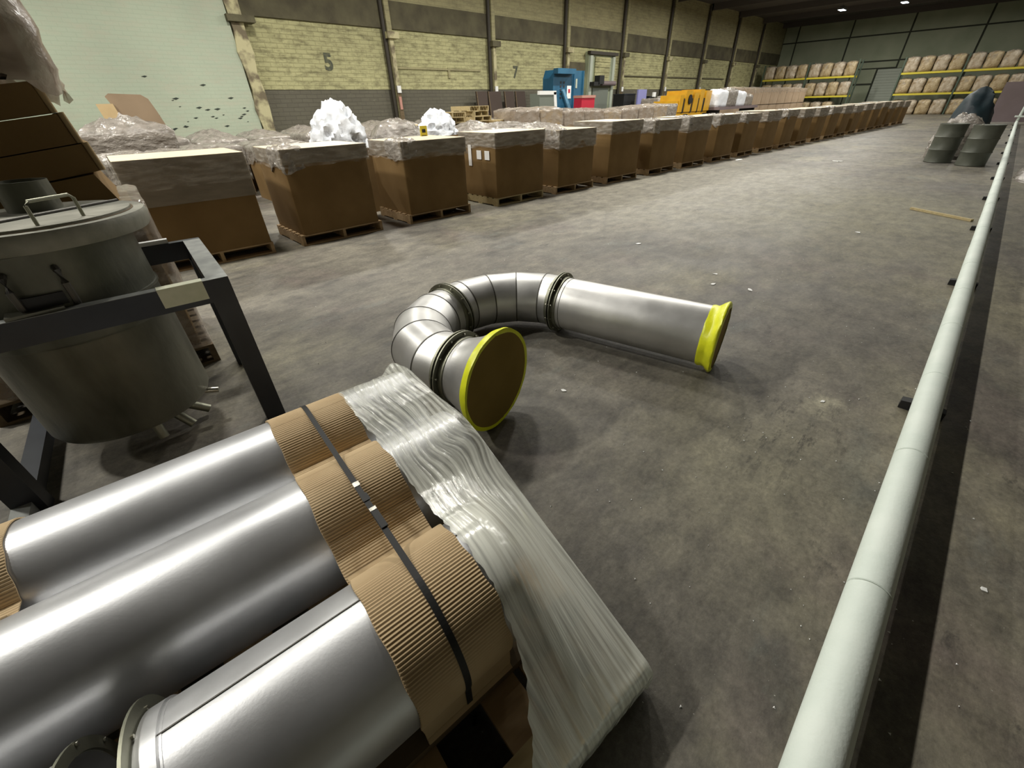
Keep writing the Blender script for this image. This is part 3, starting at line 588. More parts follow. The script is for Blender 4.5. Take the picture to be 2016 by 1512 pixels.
# cross-section paths over the tubes
def arc(i, a0, a1, rr_, step=3):
    n0, z0 = TUB[i]; out = []; k = max(2, int(abs(a1-a0)/step))
    for j in range(k+1):
        a = math.radians(a0+(a1-a0)*j/k); out.append((n0+rr_*math.sin(a), z0+rr_*math.cos(a)))
    return out
def resample(pts, step):
    out = [pts[0]]; acc = 0; P = [Vector(p) for p in pts]
    for a, b in zip(P, P[1:]):
        L = (b-a).length; d = step-acc
        while d <= L: q = a+(b-a)*(d/L); out.append((q.x, q.y)); d += step
        acc = (acc+L) % step if L > 0 else acc
    return out
def corrugate(pts, amp, pitch, thick, fade=None):
    pts = resample(pts, pitch/4); up = []; dn = []
    for i, p in enumerate(pts):
        a = Vector(pts[max(i-1, 0)]); b = Vector(pts[min(i+1, len(pts)-1)]); d = (b-a).normalized(); nrm = Vector((d.y, -d.x))
        if nrm.dot(Vector((0.0, 1.0))) < -0.3 and i < len(pts)*0.2: pass
        A = amp*(fade(i/len(pts)) if fade else 1)
        h = A*math.cos(2*PI*i/4)
        up.append(Vector(p)+nrm*(thick+h)); dn.append(Vector(p)-nrm*0.0)
    return up, dn
def strip(name, pts, s0, s1, amp, pitch, thick, mtl, par, fade=None, label=None, ns=8, edge=0.006, sign=1, seed=0):
    up, dn = corrugate(pts, amp, pitch, thick, fade); g = MB(); m_ = len(up); rings = []
    for k in range(ns+1):
        f = k/ns; ring = []
        for i in range(m_):
            e = edge*nz(i*0.02, seed, 0)*1.5 + edge*0.35*((i % 4) < 2)
            s = s0+e*(1-f)+(s1-s0)*f+ (edge*nz(i*0.03, seed+5, 2)*1.5)*f
            ring.append((s, up[i].x, up[i].y))
        for i in reversed(range(m_)):
            s = s0+(s1-s0)*f+edge*nz(i*0.02, seed, 0)*1.5*(1-f)+(edge*nz(i*0.03, seed+5, 2)*1.5)*f
            ring.append((s, dn[i].x, dn[i].y))
        rings.append(ring)
    n = 2*m_; base = 0
    for r_ in rings: g.v += r_
    for k in range(ns):
        for j in range(n):
            a = k*n+j; b = k*n+(j+1) % n; g.f.append((a, b, b+n, a+n)); g.mi.append(0)
    for k in (0, ns):
        for i in range(m_-1): g.f.append((k*n+i, k*n+i+1, k*n+n-2-i, k*n+n-1-i)); g.mi.append(0)
    return obj(name, g, mtl, par, smooth=50, label=label)
CB = th_('cardboard_wrap', 'ribbed brown cardboard band wrapped over the three tubes beneath the strap', 'cardboard')
pA = arc(0, -0, 0, .2)  # placeholder
path1 = arc(0, 95, -62, 0.203)+arc(1, 62, 40, 0.2025)
path2 = arc(1, 40, -55, 0.2035)+[(0.93, 0.418), (0.86, 0.39), (0.83, 0.392)]
path3 = [(0.862, 0.405), (0.835, 0.418)]+arc(2, 47, -112, 0.2045)+[(0.452, 0.19), (0.44, 0.178)]
strip('cardboard_sheet', path1, 0.035, 0.335, 0.0011, 0.0095, 0.004, 'corr', CB, seed=1, label='back piece falling between two tubes')
strip('cardboard_sheet', path2, 0.032, 0.325, 0.0011, 0.0095, 0.004, 'corr', CB, seed=2)
strip('cardboard_sheet', path3, 0.036, 0.32, 0.0012, 0.0095, 0.004, 'corr', CB, seed=3, fade=lambda t: 1 if t < 0.6 else max(0.08, 1-(t-0.6)*5), label='front piece smooth towards its lower edge')
CB2 = th_('cardboard_wrap', 'second ribbed cardboard band on the far tube at the left edge of the picture', 'cardboard')
strip('cardboard_sheet', arc(0, 95, -62, 0.203)+arc(1, 62, 48, 0.2025), -1.05, -0.70, 0.0011, 0.0095, 0.004, 'corr', CB2, seed=5)
# strap
ST = th_('strap', 'black strap pulled over the cardboard band with steel clips', 'strap')
hull = arc(0, 95, 2, 0.2095)+arc(1, 2, -2, 0.2095)+arc(2, 2, -108, 0.2095)+[(0.446, 0.19), (0.44, 0.12), (0.44, 0.03)]
pts = resample(hull, 0.012); g = MB(); rr_ = []
for i, p in enumerate(pts):
    a = Vector(pts[max(i-1, 0)]); b = Vector(pts[min(i+1, len(pts)-1)]); d = (b-a).normalized(); nr = Vector((d.y, -d.x)); q = Vector(p); s = 0.182-0.012*i/len(pts)
    rr_.append([(s-0.009, q.x, q.y), (s+0.009, q.x, q.y), (s+0.009, q.x+nr.x*0.0014, q.y+nr.y*0.0014), (s-0.009, q.x+nr.x*0.0014, q.y+nr.y*0.0014)])
g.rings(rr_); obj('band', g, 'strap', ST)
def on_hull(dist):
    L = 0
    for a, b in zip(pts, pts[1:]):
        L += math.hypot(b[0]-a[0], b[1]-a[1])
        if L >= dist: return Vector(b), (Vector(b)-Vector(a)).normalized()
def clip(n_t, ln, nm, mtl, h=0.005, wd=0.013):
    for i, p in enumerate(pts):
        if p[0] < n_t: break
    a = Vector(pts[i-1]); b = Vector(pts[i+1]); d = (b-a).normalized(); nr = Vector((d.y, -d.x)); q = Vector(p); g = MB(); s = 0.178
    c = [q-d*ln/2, q+d*ln/2, q+d*ln/2+nr*h, q-d*ln/2+nr*h]
    g.rings([[(s-wd, v.x, v.y) for v in c], [(s+wd, v.x, v.y) for v in c]]); obj(nm, g, mtl, ST)
clip(1.06, 0.022, 'clip', 'clip', 0.003, 0.0105); clip(0.985, 0.034, 'clip', 'strap', 0.004, 0.0115); clip(0.935, 0.014, 'clip', 'clip', 0.005, 0.0105); clip(0.885, 0.075, 'strap_tail', 'strap', 0.006, 0.010)
# film over the tube ends
FM = th_('stretch_film', 'clear stretch film pulled over the tube ends down to the pallet corner', 'plastic film')
c1 = [(1.84, 0.012), (1.84, 0.15), (1.80, 0.30)]+arc(0, 75, 0, 0.205, 6)+[(1.36, 0.537)]+arc(1, 4, -12, 0.205, 4)
sA = [c1[-1], (0.92, 0.515), (0.78, 0.52)]+arc(2, 18, -50, 0.207, 4)+[(0.172, 0.165), (0.165, 0.14), (0.172, 0.012)]
sB = [c1[-1], (1.03, 0.528), (0.19, 0.166), (0.165, 0.14), (0.172, 0.012)]
def ncount(p, n):
    L = sum(math.hypot(b[0]-a[0], b[1]-a[1]) for a, b in zip(p, p[1:])); q = resample(p, L/(n-0.5)); 
    while len(q) < n: q.append(p[-1])
    return q[:n]
N1, N2 = 62, 90
c1r = ncount(c1, N1); aR = ncount(sA, N2); bR = ncount(sB, N2); nF = N1+N2-1
g = MB(); NS = 40; uvs = []; mlk = []
arcL = [0.016*i for i in range(nF)]
def sect(i, f): 
    if i < N1: return c1r[i]
    a, b = aR[i-N1+1], bR[i-N1+1]; w_ = min(1, max(0, f)); w_ = w_*w_*(3-2*w_); return (a[0]*(1-w_)+b[0]*w_, a[1]*(1-w_)+b[1]*w_)
for k in range(NS+5):
    for i in range(nF):
        f = min(1, k/NS); nq = sect(i, 0)[0]; low = max(0, min(1, (0.5-nq)/0.33)); jag = 0.012*nz(i*0.35, 1, 0)+0.005*nz(i*1.3, 5, 0)
        sL = 0.326+jag-0.17*low*low; s = sL+(0.643-sL)*f; wq = (s-0.385)/(0.643-0.385); n0, z0 = sect(i, wq)
        a = Vector(sect(max(i-1, 0), wq)); b = Vector(sect(min(i+1, nF-1), wq)); d = (b-a).normalized(); nr = Vector((d.y, -d.x))
        mk_ = min(1, max(0, (1.02-n0)/0.3))
        wr = (0.0035-0.0015*mk_)*(1-abs(2*nz(s*24+i*0.03, i*0.05, 3)))+0.0022*(1-mk_)*nz(s*60, i*0.4, 1)
        bump_ = 0.055*math.exp(-((n0-1.72)/0.045)**2-((s-0.61)/0.045)**2)+0.012*math.exp(-((n0-1.5)/0.4)**2-((s-0.64)/0.03)**2)
        n1 = n0+nr.x*wr; z1 = z0+nr.y*wr+bump_
        if k > NS:
            q = (k-NS)/4; s = 0.645+0.008*math.sin(q*3); z1 = z0*(1-q)+0.012*q
        g.v.append((s, n1, max(0.006, z1))); uvs.append((s, arcL[i])); mlk.append(mk_)
for k in range(NS+4):
    for i in range(nF-1):
        a = k*nF+i; g.f.append((a, a+1, a+1+nF, a+nF)); g.mi.append(0)
fo = obj('film_sheet', g, 'film', FM, smooth=True)
uvl = fo.data.uv_layers.new(name='UVMap'); lv = [l.vertex_index for l in fo.data.loops]
uvl.data.foreach_set('uv', [c for v in lv for c in (uvs[v][0]*75+4*(1-mlk[v])*nz(uvs[v][0]*5, uvs[v][1]*4, 0)+1.0*nz(uvs[v][0]*4, uvs[v][1]*1.5, 3), uvs[v][1]*2.2+2*nz(uvs[v][0]*3, uvs[v][1]*3, 9)*(1-mlk[v]))])
uv2 = fo.data.uv_layers.new(name='Milky'); uv2.data.foreach_set('uv', [c for v in lv for c in (mlk[v], 0)])
# ------------------------------------------------------------------ tank in its frame
TK = thing('steel_tank', 'grimy cylindrical steel tank with a flat split lid and small pipe stubs', 'tank', (-0.234, 2.897, 0))
Rt = 0.366
def A(mb): mb.v = [(x+0.234, y-2.897, z) for x, y, z in mb.v]; return mb
obj('body', MB().lathe([(Rt-0.05, 0.2), (Rt-0.012, 0.205), (Rt, 0.23), (Rt, 0.72), (Rt+0.004, 0.73), (Rt, 0.74), (Rt, 1.12)], 72), 'tank', TK, smooth=35)
obj('rim', MB().lathe([(Rt-0.06, 1.122), (0.4, 1.122), (0.41, 1.135), (0.418, 1.18), (0.41, 1.2), (0.3, 1.2)], 72, c=(0.05, 0.02)), 'tankrim', TK, smooth=35, label='pale dusty lid rim')
for lo_, hi_ in ((-0.36, -0.062), (-0.046, 0.36)):
    a0 = []
    for j in range(80):
        a = 2*PI*j/80; x, y = 0.36*math.cos(a), 0.36*math.sin(a); a0.append((x, max(min(y, hi_), lo_)))
    g = MB(); g.rings([[(x, y, 1.199) for x, y in a0], [(x, y, 1.211) for x, y in a0]]); obj('lid_leaf', g, 'tankrim', TK, rz=math.radians(31), label='leaf of the flat split lid').location = (0.05, 0.02, 0)
obj('hinge_rod', MB().tube((-0.35, -0.054, 1.214), (0.35, -0.054, 1.214), 0.008, n=8), 'seam', TK, rz=math.radians(31)).location = (0.05, 0.02, 0)
obj('lid_groove', MB().annulus((0.05, 0.02, 1.201), (0, 0, 1), 0.36, 0.368, 0.003, 72), 'wooddk', TK)
g = MB(); g.lathe([(0.1, 1.205), (0.096, 1.335), (0.09, 1.335), (0.09, 1.205)], 36, c=(0.075, 0.2)); obj('neck', g, 'tank', TK, smooth=35, label='open pipe neck on the lid')
hp = [(0.076, -0.3, 1.2), (0.076, -0.305, 1.285), (0.088, -0.3, 1.3), (0.212, -0.215, 1.3), (0.224, -0.205, 1.285), (0.224, -0.2, 1.2)]
obj('handle', MB().path(hp, 0.007, 8), 'flange', TK, smooth=40, label='bent rod handle')
obj('bottom_cone', MB().lathe([(Rt-0.05, 0.2), (0.1, 0.085), (0.05, 0.08)], 48), 'tank', TK, smooth=35)
for a, ln in ((-80, 0.2), (-45, 0.26), (-15, 0.3)):
    t = math.radians(a); c = Vector((0.17*math.cos(t), 0.17*math.sin(t), 0.14)); e = Vector((ln*math.cos(t), ln*math.sin(t), 0.04)); obj('drain_stub', MB().tube(c, e, 0.025, n=14), 'flange', TK, smooth=40)
t = math.radians(0); obj('outlet_stub', MB().tube((0.3*math.cos(-.35), 0.3*math.sin(-.35), 0.19), (0.4*math.cos(-.35), 0.4*math.sin(-.35), 0.17), 0.018, n=12), 'bolt', TK, smooth=40)
# vertical clamp bars and a pocket on the front of the body
for a in (-106, -82):
    t = math.radians(a); x, y = (Rt+0.012)*math.cos(t), (Rt+0.012)*math.sin(t)
    obj('clamp_bar', MB().path([(x*0.97, y*0.97, 1.06), (x*1.02, y*1.02, 1.05), (x*1.06, y*1.06, 1.0), (x*1.05, y*1.05, 0.93), (x*0.98, y*0.98, 0.9)], 0.013, 8), 'seam', TK, smooth=40, label='dark vertical clamp bar')
obj('bracket', MB().box(-0.17, -Rt-0.045, 0.895, 0.01, -Rt+0.04, 0.915), 'tank', TK)
obj('pocket', MB().box(-0.1, -Rt-0.012, 0.915, 0.03, -Rt+0.03, 0.965), 'rubber', TK, label='dark slot between the clamp bars')
obj('hoop', MB().annulus((0, 0, 0.86), (0, 0, 1), Rt-0.002, Rt+0.008, 0.012, 72), 'tank', TK, smooth=30)
FR = thing('tank_stand', 'dark steel stand with square posts and rails around the grimy tank', 'stand', (-0.1, 2.9, 0))
fa = math.radians(-5)
def F(x0, y0, z0, x1, y1, z1, mtl='frame', nm='rail', label=None):
    g = MB().box(x0, y0, z0, x1, y1, z1); bv = g
    return obj(nm, bv, mtl, FR, rz=fa, label=label)
# local frame coords: origin (-0.1,2.9); FR corner world (.365,2.417)
def fl(x, y): 
    X, Y = x+0.1, y-2.9; c, s = math.cos(-fa), math.sin(-fa); return (c*X-s*Y, s*X+c*Y)
cx1, cy0 = fl(0.365, 2.417); cx1b, cy1 = fl(0.44, 3.44); x1 = cx1+0.01; x0 = x1-1.18; y0 = cy0; y1 = cy1
F(x0, y0, 0.79, x1, y0+0.05, 0.9); F(x0, y1-0.05, 0.79, x1, y1, 0.9); F(x1-0.09, y0+0.05, 0.80, x1, y1-0.05, 0.9); F(x0, y0+0.05, 0.80, x0+0.09, y1-0.05, 0.9)
for X in (x0, x1-0.1):
    for Y in (y0, y1-0.1): F(X, Y if Y == y0 else Y, 0.0, X+0.1, Y+0.1, 0.79, nm='leg')
F(x1-0.09, y0+0.05, 0.9, x1, y1-0.05, 0.902, 'frametop', 'dust_layer', 'pale dusty top of the side rail'); F(x0, y0, 0.9, x1, y0+0.05, 0.902, 'frametop', 'dust_layer', 'pale dusty top of the front rail')
F(x0, y0+0.12, 0.03, x0+0.08, y1-0.1, 0.1, nm='base_rail'); F(x0, y0-0.42, 0.03, x0+0.07, y0, 0.09, 'frametop', 'base_rail', 'pale dusty foot rail')
tx = 0.10; q0 = fl(0.085, 2.44)[0]; q1 = fl(0.265, 2.42)[0]
F(q0, y0-0.0015, 0.815, q1, y0+0.0, 0.9035, 'tape', 'tape_patch', 'cream tape patch on the front rail'); F(q0, y0, 0.902, q1, y0+0.05, 0.9045, 'tape', 'tape_patch', 'cream tape patch on the front rail')
q0 = fl(0.13, 3.45)[0]; q1 = fl(0.3, 3.45)[0]
F(q0, y1-0.04, 0.902, q1, y1, 0.925, 'white', 'paper_strip', 'white strip lying on the back rail')
# ------------------------------------------------------------------ wrapped load behind the tank
LP = pallet_proto('pallet', 1.2, 1.0, 'wooddk'); LP.location = (-0.28, 4.08, 0); LP.rotation_euler[2] = math.radians(-4); LP['label'] = 'dark pallet behind the tank under the film wrapped load'
LD = thing('wrapped_load', 'film wrapped cardboard load on the pallet behind the tank', 'boxes', (-0.28, 4.1, 0.14), math.radians(-4))
obj('cardboard', wrapbox(1.08, 0.9, 0, 0.96, 0.02, 0.01, 3, 3), 'card', LD, smooth=35)
obj('film_wrap', wrapbox(1.19, 1.0, -0.02, 0.99, 0.05, 0.016, 4, 8, levels=16, n=20, ridge=True, bottom=False), 'wrapl', LD, smooth=True)
for k, (z0, th0, xr) in enumerate(((1.312, 0.139, 0.19), (1.453, 0.141, 0.155), (1.596, 0.14, 0.115))):
    t = thing('cardboard_bale', ['lowest', 'middle', 'top'][k]+' flat brown cardboard slab of the leaning stack at the left edge', 'cardboard', (xr, 3.62, z0)); t.rotation_euler[1] = -0.125
    obj('slab', wrapbox(1.2, 0.85, 0, th0, 0.03, 0.004, 3, k, levels=3, n=8), 'card', t, smooth=40).location = (-0.62, 0.425, 0)
    obj('edge', wrapbox(0.03, 0.86, 0.0, th0+0.004, 0.012, 0.004, 6, k+9, levels=3, n=8), 'cardlt', t, smooth=50, label='pale side edge').location = (-0.012, 0.435, 0)
g = MB(); g.rings([[(x, y, z) for x, z in ((-0.6, 0.99), (0.5, 0.99), (0.44, 1.155), (-0.6, 1.03))] for y in (-0.47, 0.42)]); obj('board', g, 'card', LD, label='dark sloping board under the slabs')
SH = thing('plastic_sheet', 'brownish crumpled plastic sheet hanging over the top of the leaning cardboard stack', 'plastic', (-0.4, 4.05, 1.8))
obj('sheet', wrapbox(1.14, 0.85, -0.12, 0.42, 0.08, 0.05, 3.2, 21, levels=10, n=14, ridge=True, mound=0.15, ragged=0.14, bottom=False), 'sheetm', SH, smooth=True)
obj('board', wrapbox(1.0, 0.75, -0.01, 0.3, 0.04, 0.01, 3, 5), 'card', SH, smooth=35, label='dark cardboard under the sheet')
# ------------------------------------------------------------------ goods behind the long row
OCC = []
def free(x, y, w_, d_):
    return all(abs(x-a)*2 >= w_+c+0.08 or abs(y-b)*2 >= d_+d+0.08 for a, b, c, d in OCC)
def mini_box(x, y, w_, d_, h_, seed, mt='card', kind='mound', lab='', grp='boxes behind the long row', rz=0.0, ht=0.3):
    OCC.append((x, y, w_*1.08, d_*1.08)); t = thing('bulk_box', lab, 'box', (x, y, 0), rz, grp)
    obj('body', wrapbox(w_, d_, 0.0, h_, 0.02, 0.01, 2.5, seed, bulge=0.02, levels=3, n=4, top=(kind != 'open')), mt, t, smooth=35)
    if kind == 'mound': obj('plastic', wrapbox(w_+0.03, d_+0.03, h_-0.25, h_+0.02, 0.05, 0.035, 5, seed+3, levels=4, n=9, ridge=True, mound=ht, ragged=0.15, bottom=False), 'wrapm', t, smooth=True, label='crumpled plastic over the top')
    if kind == 'liner': obj('plastic', wrapbox(w_+0.04, d_+0.04, h_-0.45, h_+0.04, 0.04, 0.03, 4, seed+3, levels=5, n=9, ridge=True, mound=0.05, ragged=0.1, bottom=False), 'wrapl', t, smooth=True, label='plastic liner folded over the rim')
    return t
def crumple(name, label, cat, loc_, rx, ry, h_, mtl, seed, n=26, rings_=9, fr=5, am=0.22, cone=0.8):
    t = thing(name, label, cat, loc_); g = MB(); rs = []
    for L in range(rings_+1):
        f = L/rings_; ring = []
        for j in range(n):
            a = 2*PI*j/n; q = math.cos(f*PI/2)**cone if f < 1 else 0.02; x, y, z = rx*q*math.cos(a), ry*q*math.sin(a), h_*math.sin(f*PI/2)
            s = 1+am*(1-2.2*abs(nz(x*fr+seed, y*fr, z*fr)))+am*0.5*nz(x*fr*2.5, y*fr*2.5+seed, z*fr*2.5)
            ring.append((x*s, y*s, max(0, z*s)))
        rs.append(ring)
    g.rings(rs); obj('heap', g, mtl, t, smooth=45); return t
# open flap box at the left, with plastic
t = thing('open_box', 'open cardboard box with raised flaps at the left in front of the mint wall', 'box', (1.0, 9.9, 0), -0.1)
obj('body', wrapbox(1.1, 1.1, 0, 1.3, 0.02, 0.01, 2, 4, levels=3, n=4), 'pinkcard', t, smooth=35)
g = MB(); fl_ = [(0.08, 1.3), (0.62, 1.3), (0.55, 1.62), (0.5, 1.8), (0.42, 1.86), (0.0, 1.88), (-0.06, 1.84), (0.02, 1.6)]; g.rings([[(x, 0.5+0.1*(z-1.3), z) for x, z in fl_], [(x, 0.53+0.1*(z-1.3), z) for x, z in fl_]]); obj('flap', g, 'pinkcard', t)
obj('flap', MB().box(-0.16, 0.4, 1.3, 0.06, 0.43, 1.74, top=(-0.06, 0.1)), 'cardlt', t)
obj('plastic', wrapbox(1.14, 1.14, 0.95, 1.36, 0.05, 0.05, 5, 33, levels=5, n=10, ridge=True, mound=0.15, ragged=0.2, bottom=False), 'wrapm', t, smooth=True)
mini_box(-0.5, 8.4, 1.15, 1.05, 1.12, 51, 'pinkcard', 'mound', 'plastic heaped box at the far left, behind the leaning cardboard stack', 'plastic heaped boxes on the left', 0.1, 0.16)
mini_box(0.95, 8.3, 1.1, 0.95, 1.08, 52, 'pinkcard', 'mound', 'low plastic heaped box just behind the first box of the long row', 'plastic heaped boxes on the left', 0.1, 0.04)
crumple('foam_heap', 'tall heap of white foam sheets behind the second box of the long row', 'foam', (3.64, 7.95, 1.0), 0.44, 0.4, 0.62, 'foam', 3, am=0.17, n=56, rings_=22, fr=7, cone=1.15)
mini_box(3.66, 7.95, 1.1, 0.92, 1.02, 77, 'card', 'open', 'box carrying the tall white foam heap', None, 0.0)
crumple('foam_heap', 'smaller heap of white plastic behind the fourth box of the long row', 'foam', (6.9, 9.6, 1.0), 0.42, 0.4, 0.46, 'foam', 9, am=0.2, n=44, rings_=16, fr=8, cone=1.15)
mini_box(6.9, 9.6, 1.1, 1.0, 1.0, 78, 'card', 'open', 'box carrying the smaller white plastic heap', None, 0.05)
crumple('plastic_heap', 'low heap of white and clear plastic left of the smaller white heap', 'plastic', (5.75, 9.6, 0.98), 0.42, 0.45, 0.3, 'wrapm', 12, am=0.2, n=36, rings_=10, fr=7)
mini_box(5.75, 9.6, 0.95, 1.0, 0.98, 79, 'card', 'open', 'box under the low plastic heap left of the smaller white heap', None, 0.05)
crumple('plastic_bag', 'translucent brown bag behind the third box of the long row', 'bag', (4.98, 8.3, 1.0), 0.52, 0.42, 0.34, 'wrapm', 14, am=0.12, n=36, rings_=10, fr=3)
mini_box(5.0, 8.3, 1.1, 0.9, 1.0, 80, 'card', 'open', 'box under the translucent brown bag', None, 0.0)
t = thing('yellow_tag', 'small yellow tag with black print on the far corner of the third box', 'sign', (4.72, 6.98, 1.155)); obj('plate', MB().box(-0.07, 0, 0.0, 0.07, 0.01, 0.15), 'beamy', t); obj('print', MB().box(-0.035, -0.003, 0.05, 0.035, 0.0, 0.1), 'strap', t); obj('foot', MB().box(-0.05, 0.0, 0.0, 0.05, 0.05, 0.012), 'strap', t)
# heap of broken pallets
sp = None; spots = [(9.15, 12.3, 1.0, 0.1), (9.2, 12.35, 1.14, 0.3), (9.15, 12.2, 1.28, -0.2), (10.4, 12.6, 1.0, 0.5), (10.45, 12.5, 1.14, 0.2), (10.4, 12.55, 1.28, 0.35), (10.35, 12.5, 1.42, 0.1), (8.3, 12.2, 1.0, -0.3), (11.35, 12.6, 1.0, 0.6)]
for i, (x, y, z, rz) in enumerate(spots):
    if sp is None: sp = pallet_proto('pallet', 0.9, 0.85, 'woodlt'); p = sp
    else: p = copy_tree(sp)
    p.location = (x, y, z); p.rotation_euler[2] = rz; p['group'] = 'pale pallets heaped behind the fourth box'
    p['label'] = 'small pale pallet in the heap behind the fourth box: ' + ['left pile bottom', 'left pile middle', 'left pile top', 'right pile bottom', 'right pile second', 'right pile third', 'right pile top', 'lone at the left end', 'lone at the right end'][i]
for i, x in enumerate((8.2, 9.15, 10.2, 11.15)):
    mini_box(x, 12.45, 0.82, 1.0, 1.0, 90+i, 'cardlt', 'plain', 'plain box under the heaped pale pallets, %s from the left' % ORD[i], 'plain boxes under the heaped pallets', 0)
# taller plastic lined boxes
xs = [12.3, 13.6, 14.9, 16.2, 17.5, 18.8, 20.1, 21.4]
for i, x in enumerate(xs):
    mini_box(x, 12.3, 1.15, 1.1, (1.36, 1.36, 1.28, 1.26, 1.2, 1.25, 1.3, 1.32)[i], 120+i, 'cardlt' if i % 3 == 1 else 'pinkcard', 'liner', 'tall plastic lined box in front of the blue machine, %s from the left' % ORD[i], 'tall plastic lined boxes', random.uniform(-.05, .05))
OCC += [(20.3, 17, 3.6, 2.6), (17.7, 15.8, 1.4, 1.0), (25.6, 12.9, 6.2, 3.4), (1.0, 9.9, 1.2, 1.2)]
k = 0
for r_i, Y in enumerate((8.9, 10.5, 12.2, 14.0, 16.0)):
    for c_i in range(18):
        X = 0.6+c_i*1.3+0.3*(r_i % 3)+random.uniform(-0.03, 0.03)
        if X > (10.5 if r_i < 3 else 15) or not free(X, Y, 1.18, 1.15): continue
        k += 1
        mini_box(X, Y, 1.08, 1.05, random.uniform(0.92, 1.06), k, random.choice(['card', 'pinkcard']), 'mound',
                 'plastic heaped box behind the long row: %s row back, %s from the left' % (ORD[r_i], ORD[c_i]), 'plastic heaped boxes behind the long row', random.uniform(-0.05, 0.05), random.uniform(0.03, 0.16))
# blue machine
t = thing('blue_machine', 'large blue baling machine by the cream wall beside the door', 'machine', (19.55, 16.9, 0))
obj('body', MB().add([(0, 0, 0), (3.0, 0, 0), (3.0, 0.7, 0), (0, 0.7, 0), (0, 0, 2.6), (3.0, 0, 2.95), (3.0, 0.7, 2.95), (0, 0.7, 2.6), (0.2, 0, 2.95), (0.2, 0.7, 2.95)], [(0, 1, 5, 8, 4), (1, 2, 6, 5), (2, 3, 7, 9, 6), (3, 0, 4, 7), (4, 8, 9, 7), (8, 5, 6, 9), (3, 2, 1, 0)]), 'bluem', t)
obj('hood', MB().box(0.0, -0.3, 2.78, 1.75, 0.0, 3.0), 'bluem', t); obj('arm', MB().add([(0.75, -0.12, 2.1), (0.95, -0.12, 2.15), (1.95, -0.12, 1.0), (1.7, -0.12, 0.95), (0.75, -0.02, 2.1), (0.95, -0.02, 2.15), (1.95, -0.02, 1.0), (1.7, -0.02, 0.95)], [(0, 3, 2, 1), (4, 5, 6, 7), (0, 1, 5, 4), (1, 2, 6, 5), (2, 3, 7, 6), (3, 0, 4, 7)]), 'bluel', t, label='pale blue diagonal arm')
obj('notice', MB().box(1.35, -0.02, 1.75, 1.75, 0.0, 2.3), 'white', t, label='white notice'); obj('notice_mark', MB().box(1.46, -0.03, 2.0, 1.64, -0.021, 2.16), 'red', t)
obj('notice', MB().box(2.2, -0.02, 2.2, 2.36, 0.0, 2.6), 'door', t, label='small pale notice')
g = MB()
for i in range(5):
    for j in range(2): g.box(0.95-j*0.3, -0.015, 1.75+i*0.16, 1.1-j*0.3, 0.0, 1.84+i*0.16)
obj('vent_slots', g, 'frame', t)
obj('ribs', MB().box(1.95, -0.06, 0.3, 2.02, 0, 2.9).box(2.9, -0.06, 0.3, 3.0, 0, 2.95), 'bluem', t)
t.scale = (0.82, 1, 1)
t = thing('red_bin', 'red bin with a pale lid in front of the blue machine', 'bin', (20.9, 15.9, 0)); obj('body', MB().box(-0.55, -0.25, 1.25, 0.55, 0.25, 1.75).box(-0.5, -0.2, 0, 0.5, 0.2, 1.25), 'red', t); obj('lid', MB().box(-0.58, -0.28, 1.75, 0.58, 0.28, 1.86), 'pinkst', t)
t = thing('grey_cabinet', 'grey sloped box with a white edge left of the blue machine', 'box', (17.7, 15.6, 0)); obj('body', MB().box(-0.5, 0, 0, 0.55, 0.6, 1.95, top=(-0.1, 0)), 'grey', t); obj('trim', MB().box(0.5, -0.03, 1.2, 0.68, 0.1, 2.0, top=(-0.12, 0)).box(-0.62, -0.03, 1.9, 0.56, 0.1, 2.05), 'white', t, label='white edging')
for i, (x, w_) in enumerate(((17.8, 0.9), (18.85, 0.7), (19.7, 0.75), (16.9, 0.7))):
    t = thing('brown_panel', 'dark brown panel leaning on the wall left of the blue machine, %s' % ['widest', 'between two others', 'nearest the machine', 'farthest from the machine'][i], 'panel', (x, 19.1, 0), 0, 'dark brown panels against the wall')
    obj('panel', MB().box(-w_/2, 0, 0, w_/2, 0.08, 2.15, top=(0, 0.3)), 'brown', t); obj('edge_strip', MB().box(-w_/2, -0.01, 0, -w_/2+0.05, 0.0, 2.15, top=(0, 0.3)), 'wooddk', t)
t = thing('lilac_panel', 'lilac sheet panel leaning against dark goods near the wall', 'panel', (28.3, 16.9, 0)); obj('sheet', MB().box(-0.55, 0, 0, 0.45, 0.1, 2.15, top=(0.25, 0.2)), 'purple', t)
t = thing('dark_case', 'black case behind the lilac panel', 'case', (27.6, 17.6, 0)); obj('body', MB().box(-0.4, 0, 0, 0.9, 0.8, 1.9), 'strap', t); obj('lid', MB().box(-0.42, -0.02, 1.9, 0.92, 0.82, 1.95), 'frame', t)
t = thing('hand_truck', 'small clutter with yellow and white bits right of the lilac panel', 'clutter', (29.9, 17.2, 0)); obj('board', MB().box(-0.3, 0, 0, 0.3, 0.3, 1.8), 'strap', t); obj('bit', MB().box(-0.2, -0.1, 1.3, 0.25, 0.0, 1.5), 'beamy', t); obj('bit', MB().box(0.0, -0.1, 1.75, 0.3, 0.0, 2.0), 'white', t)
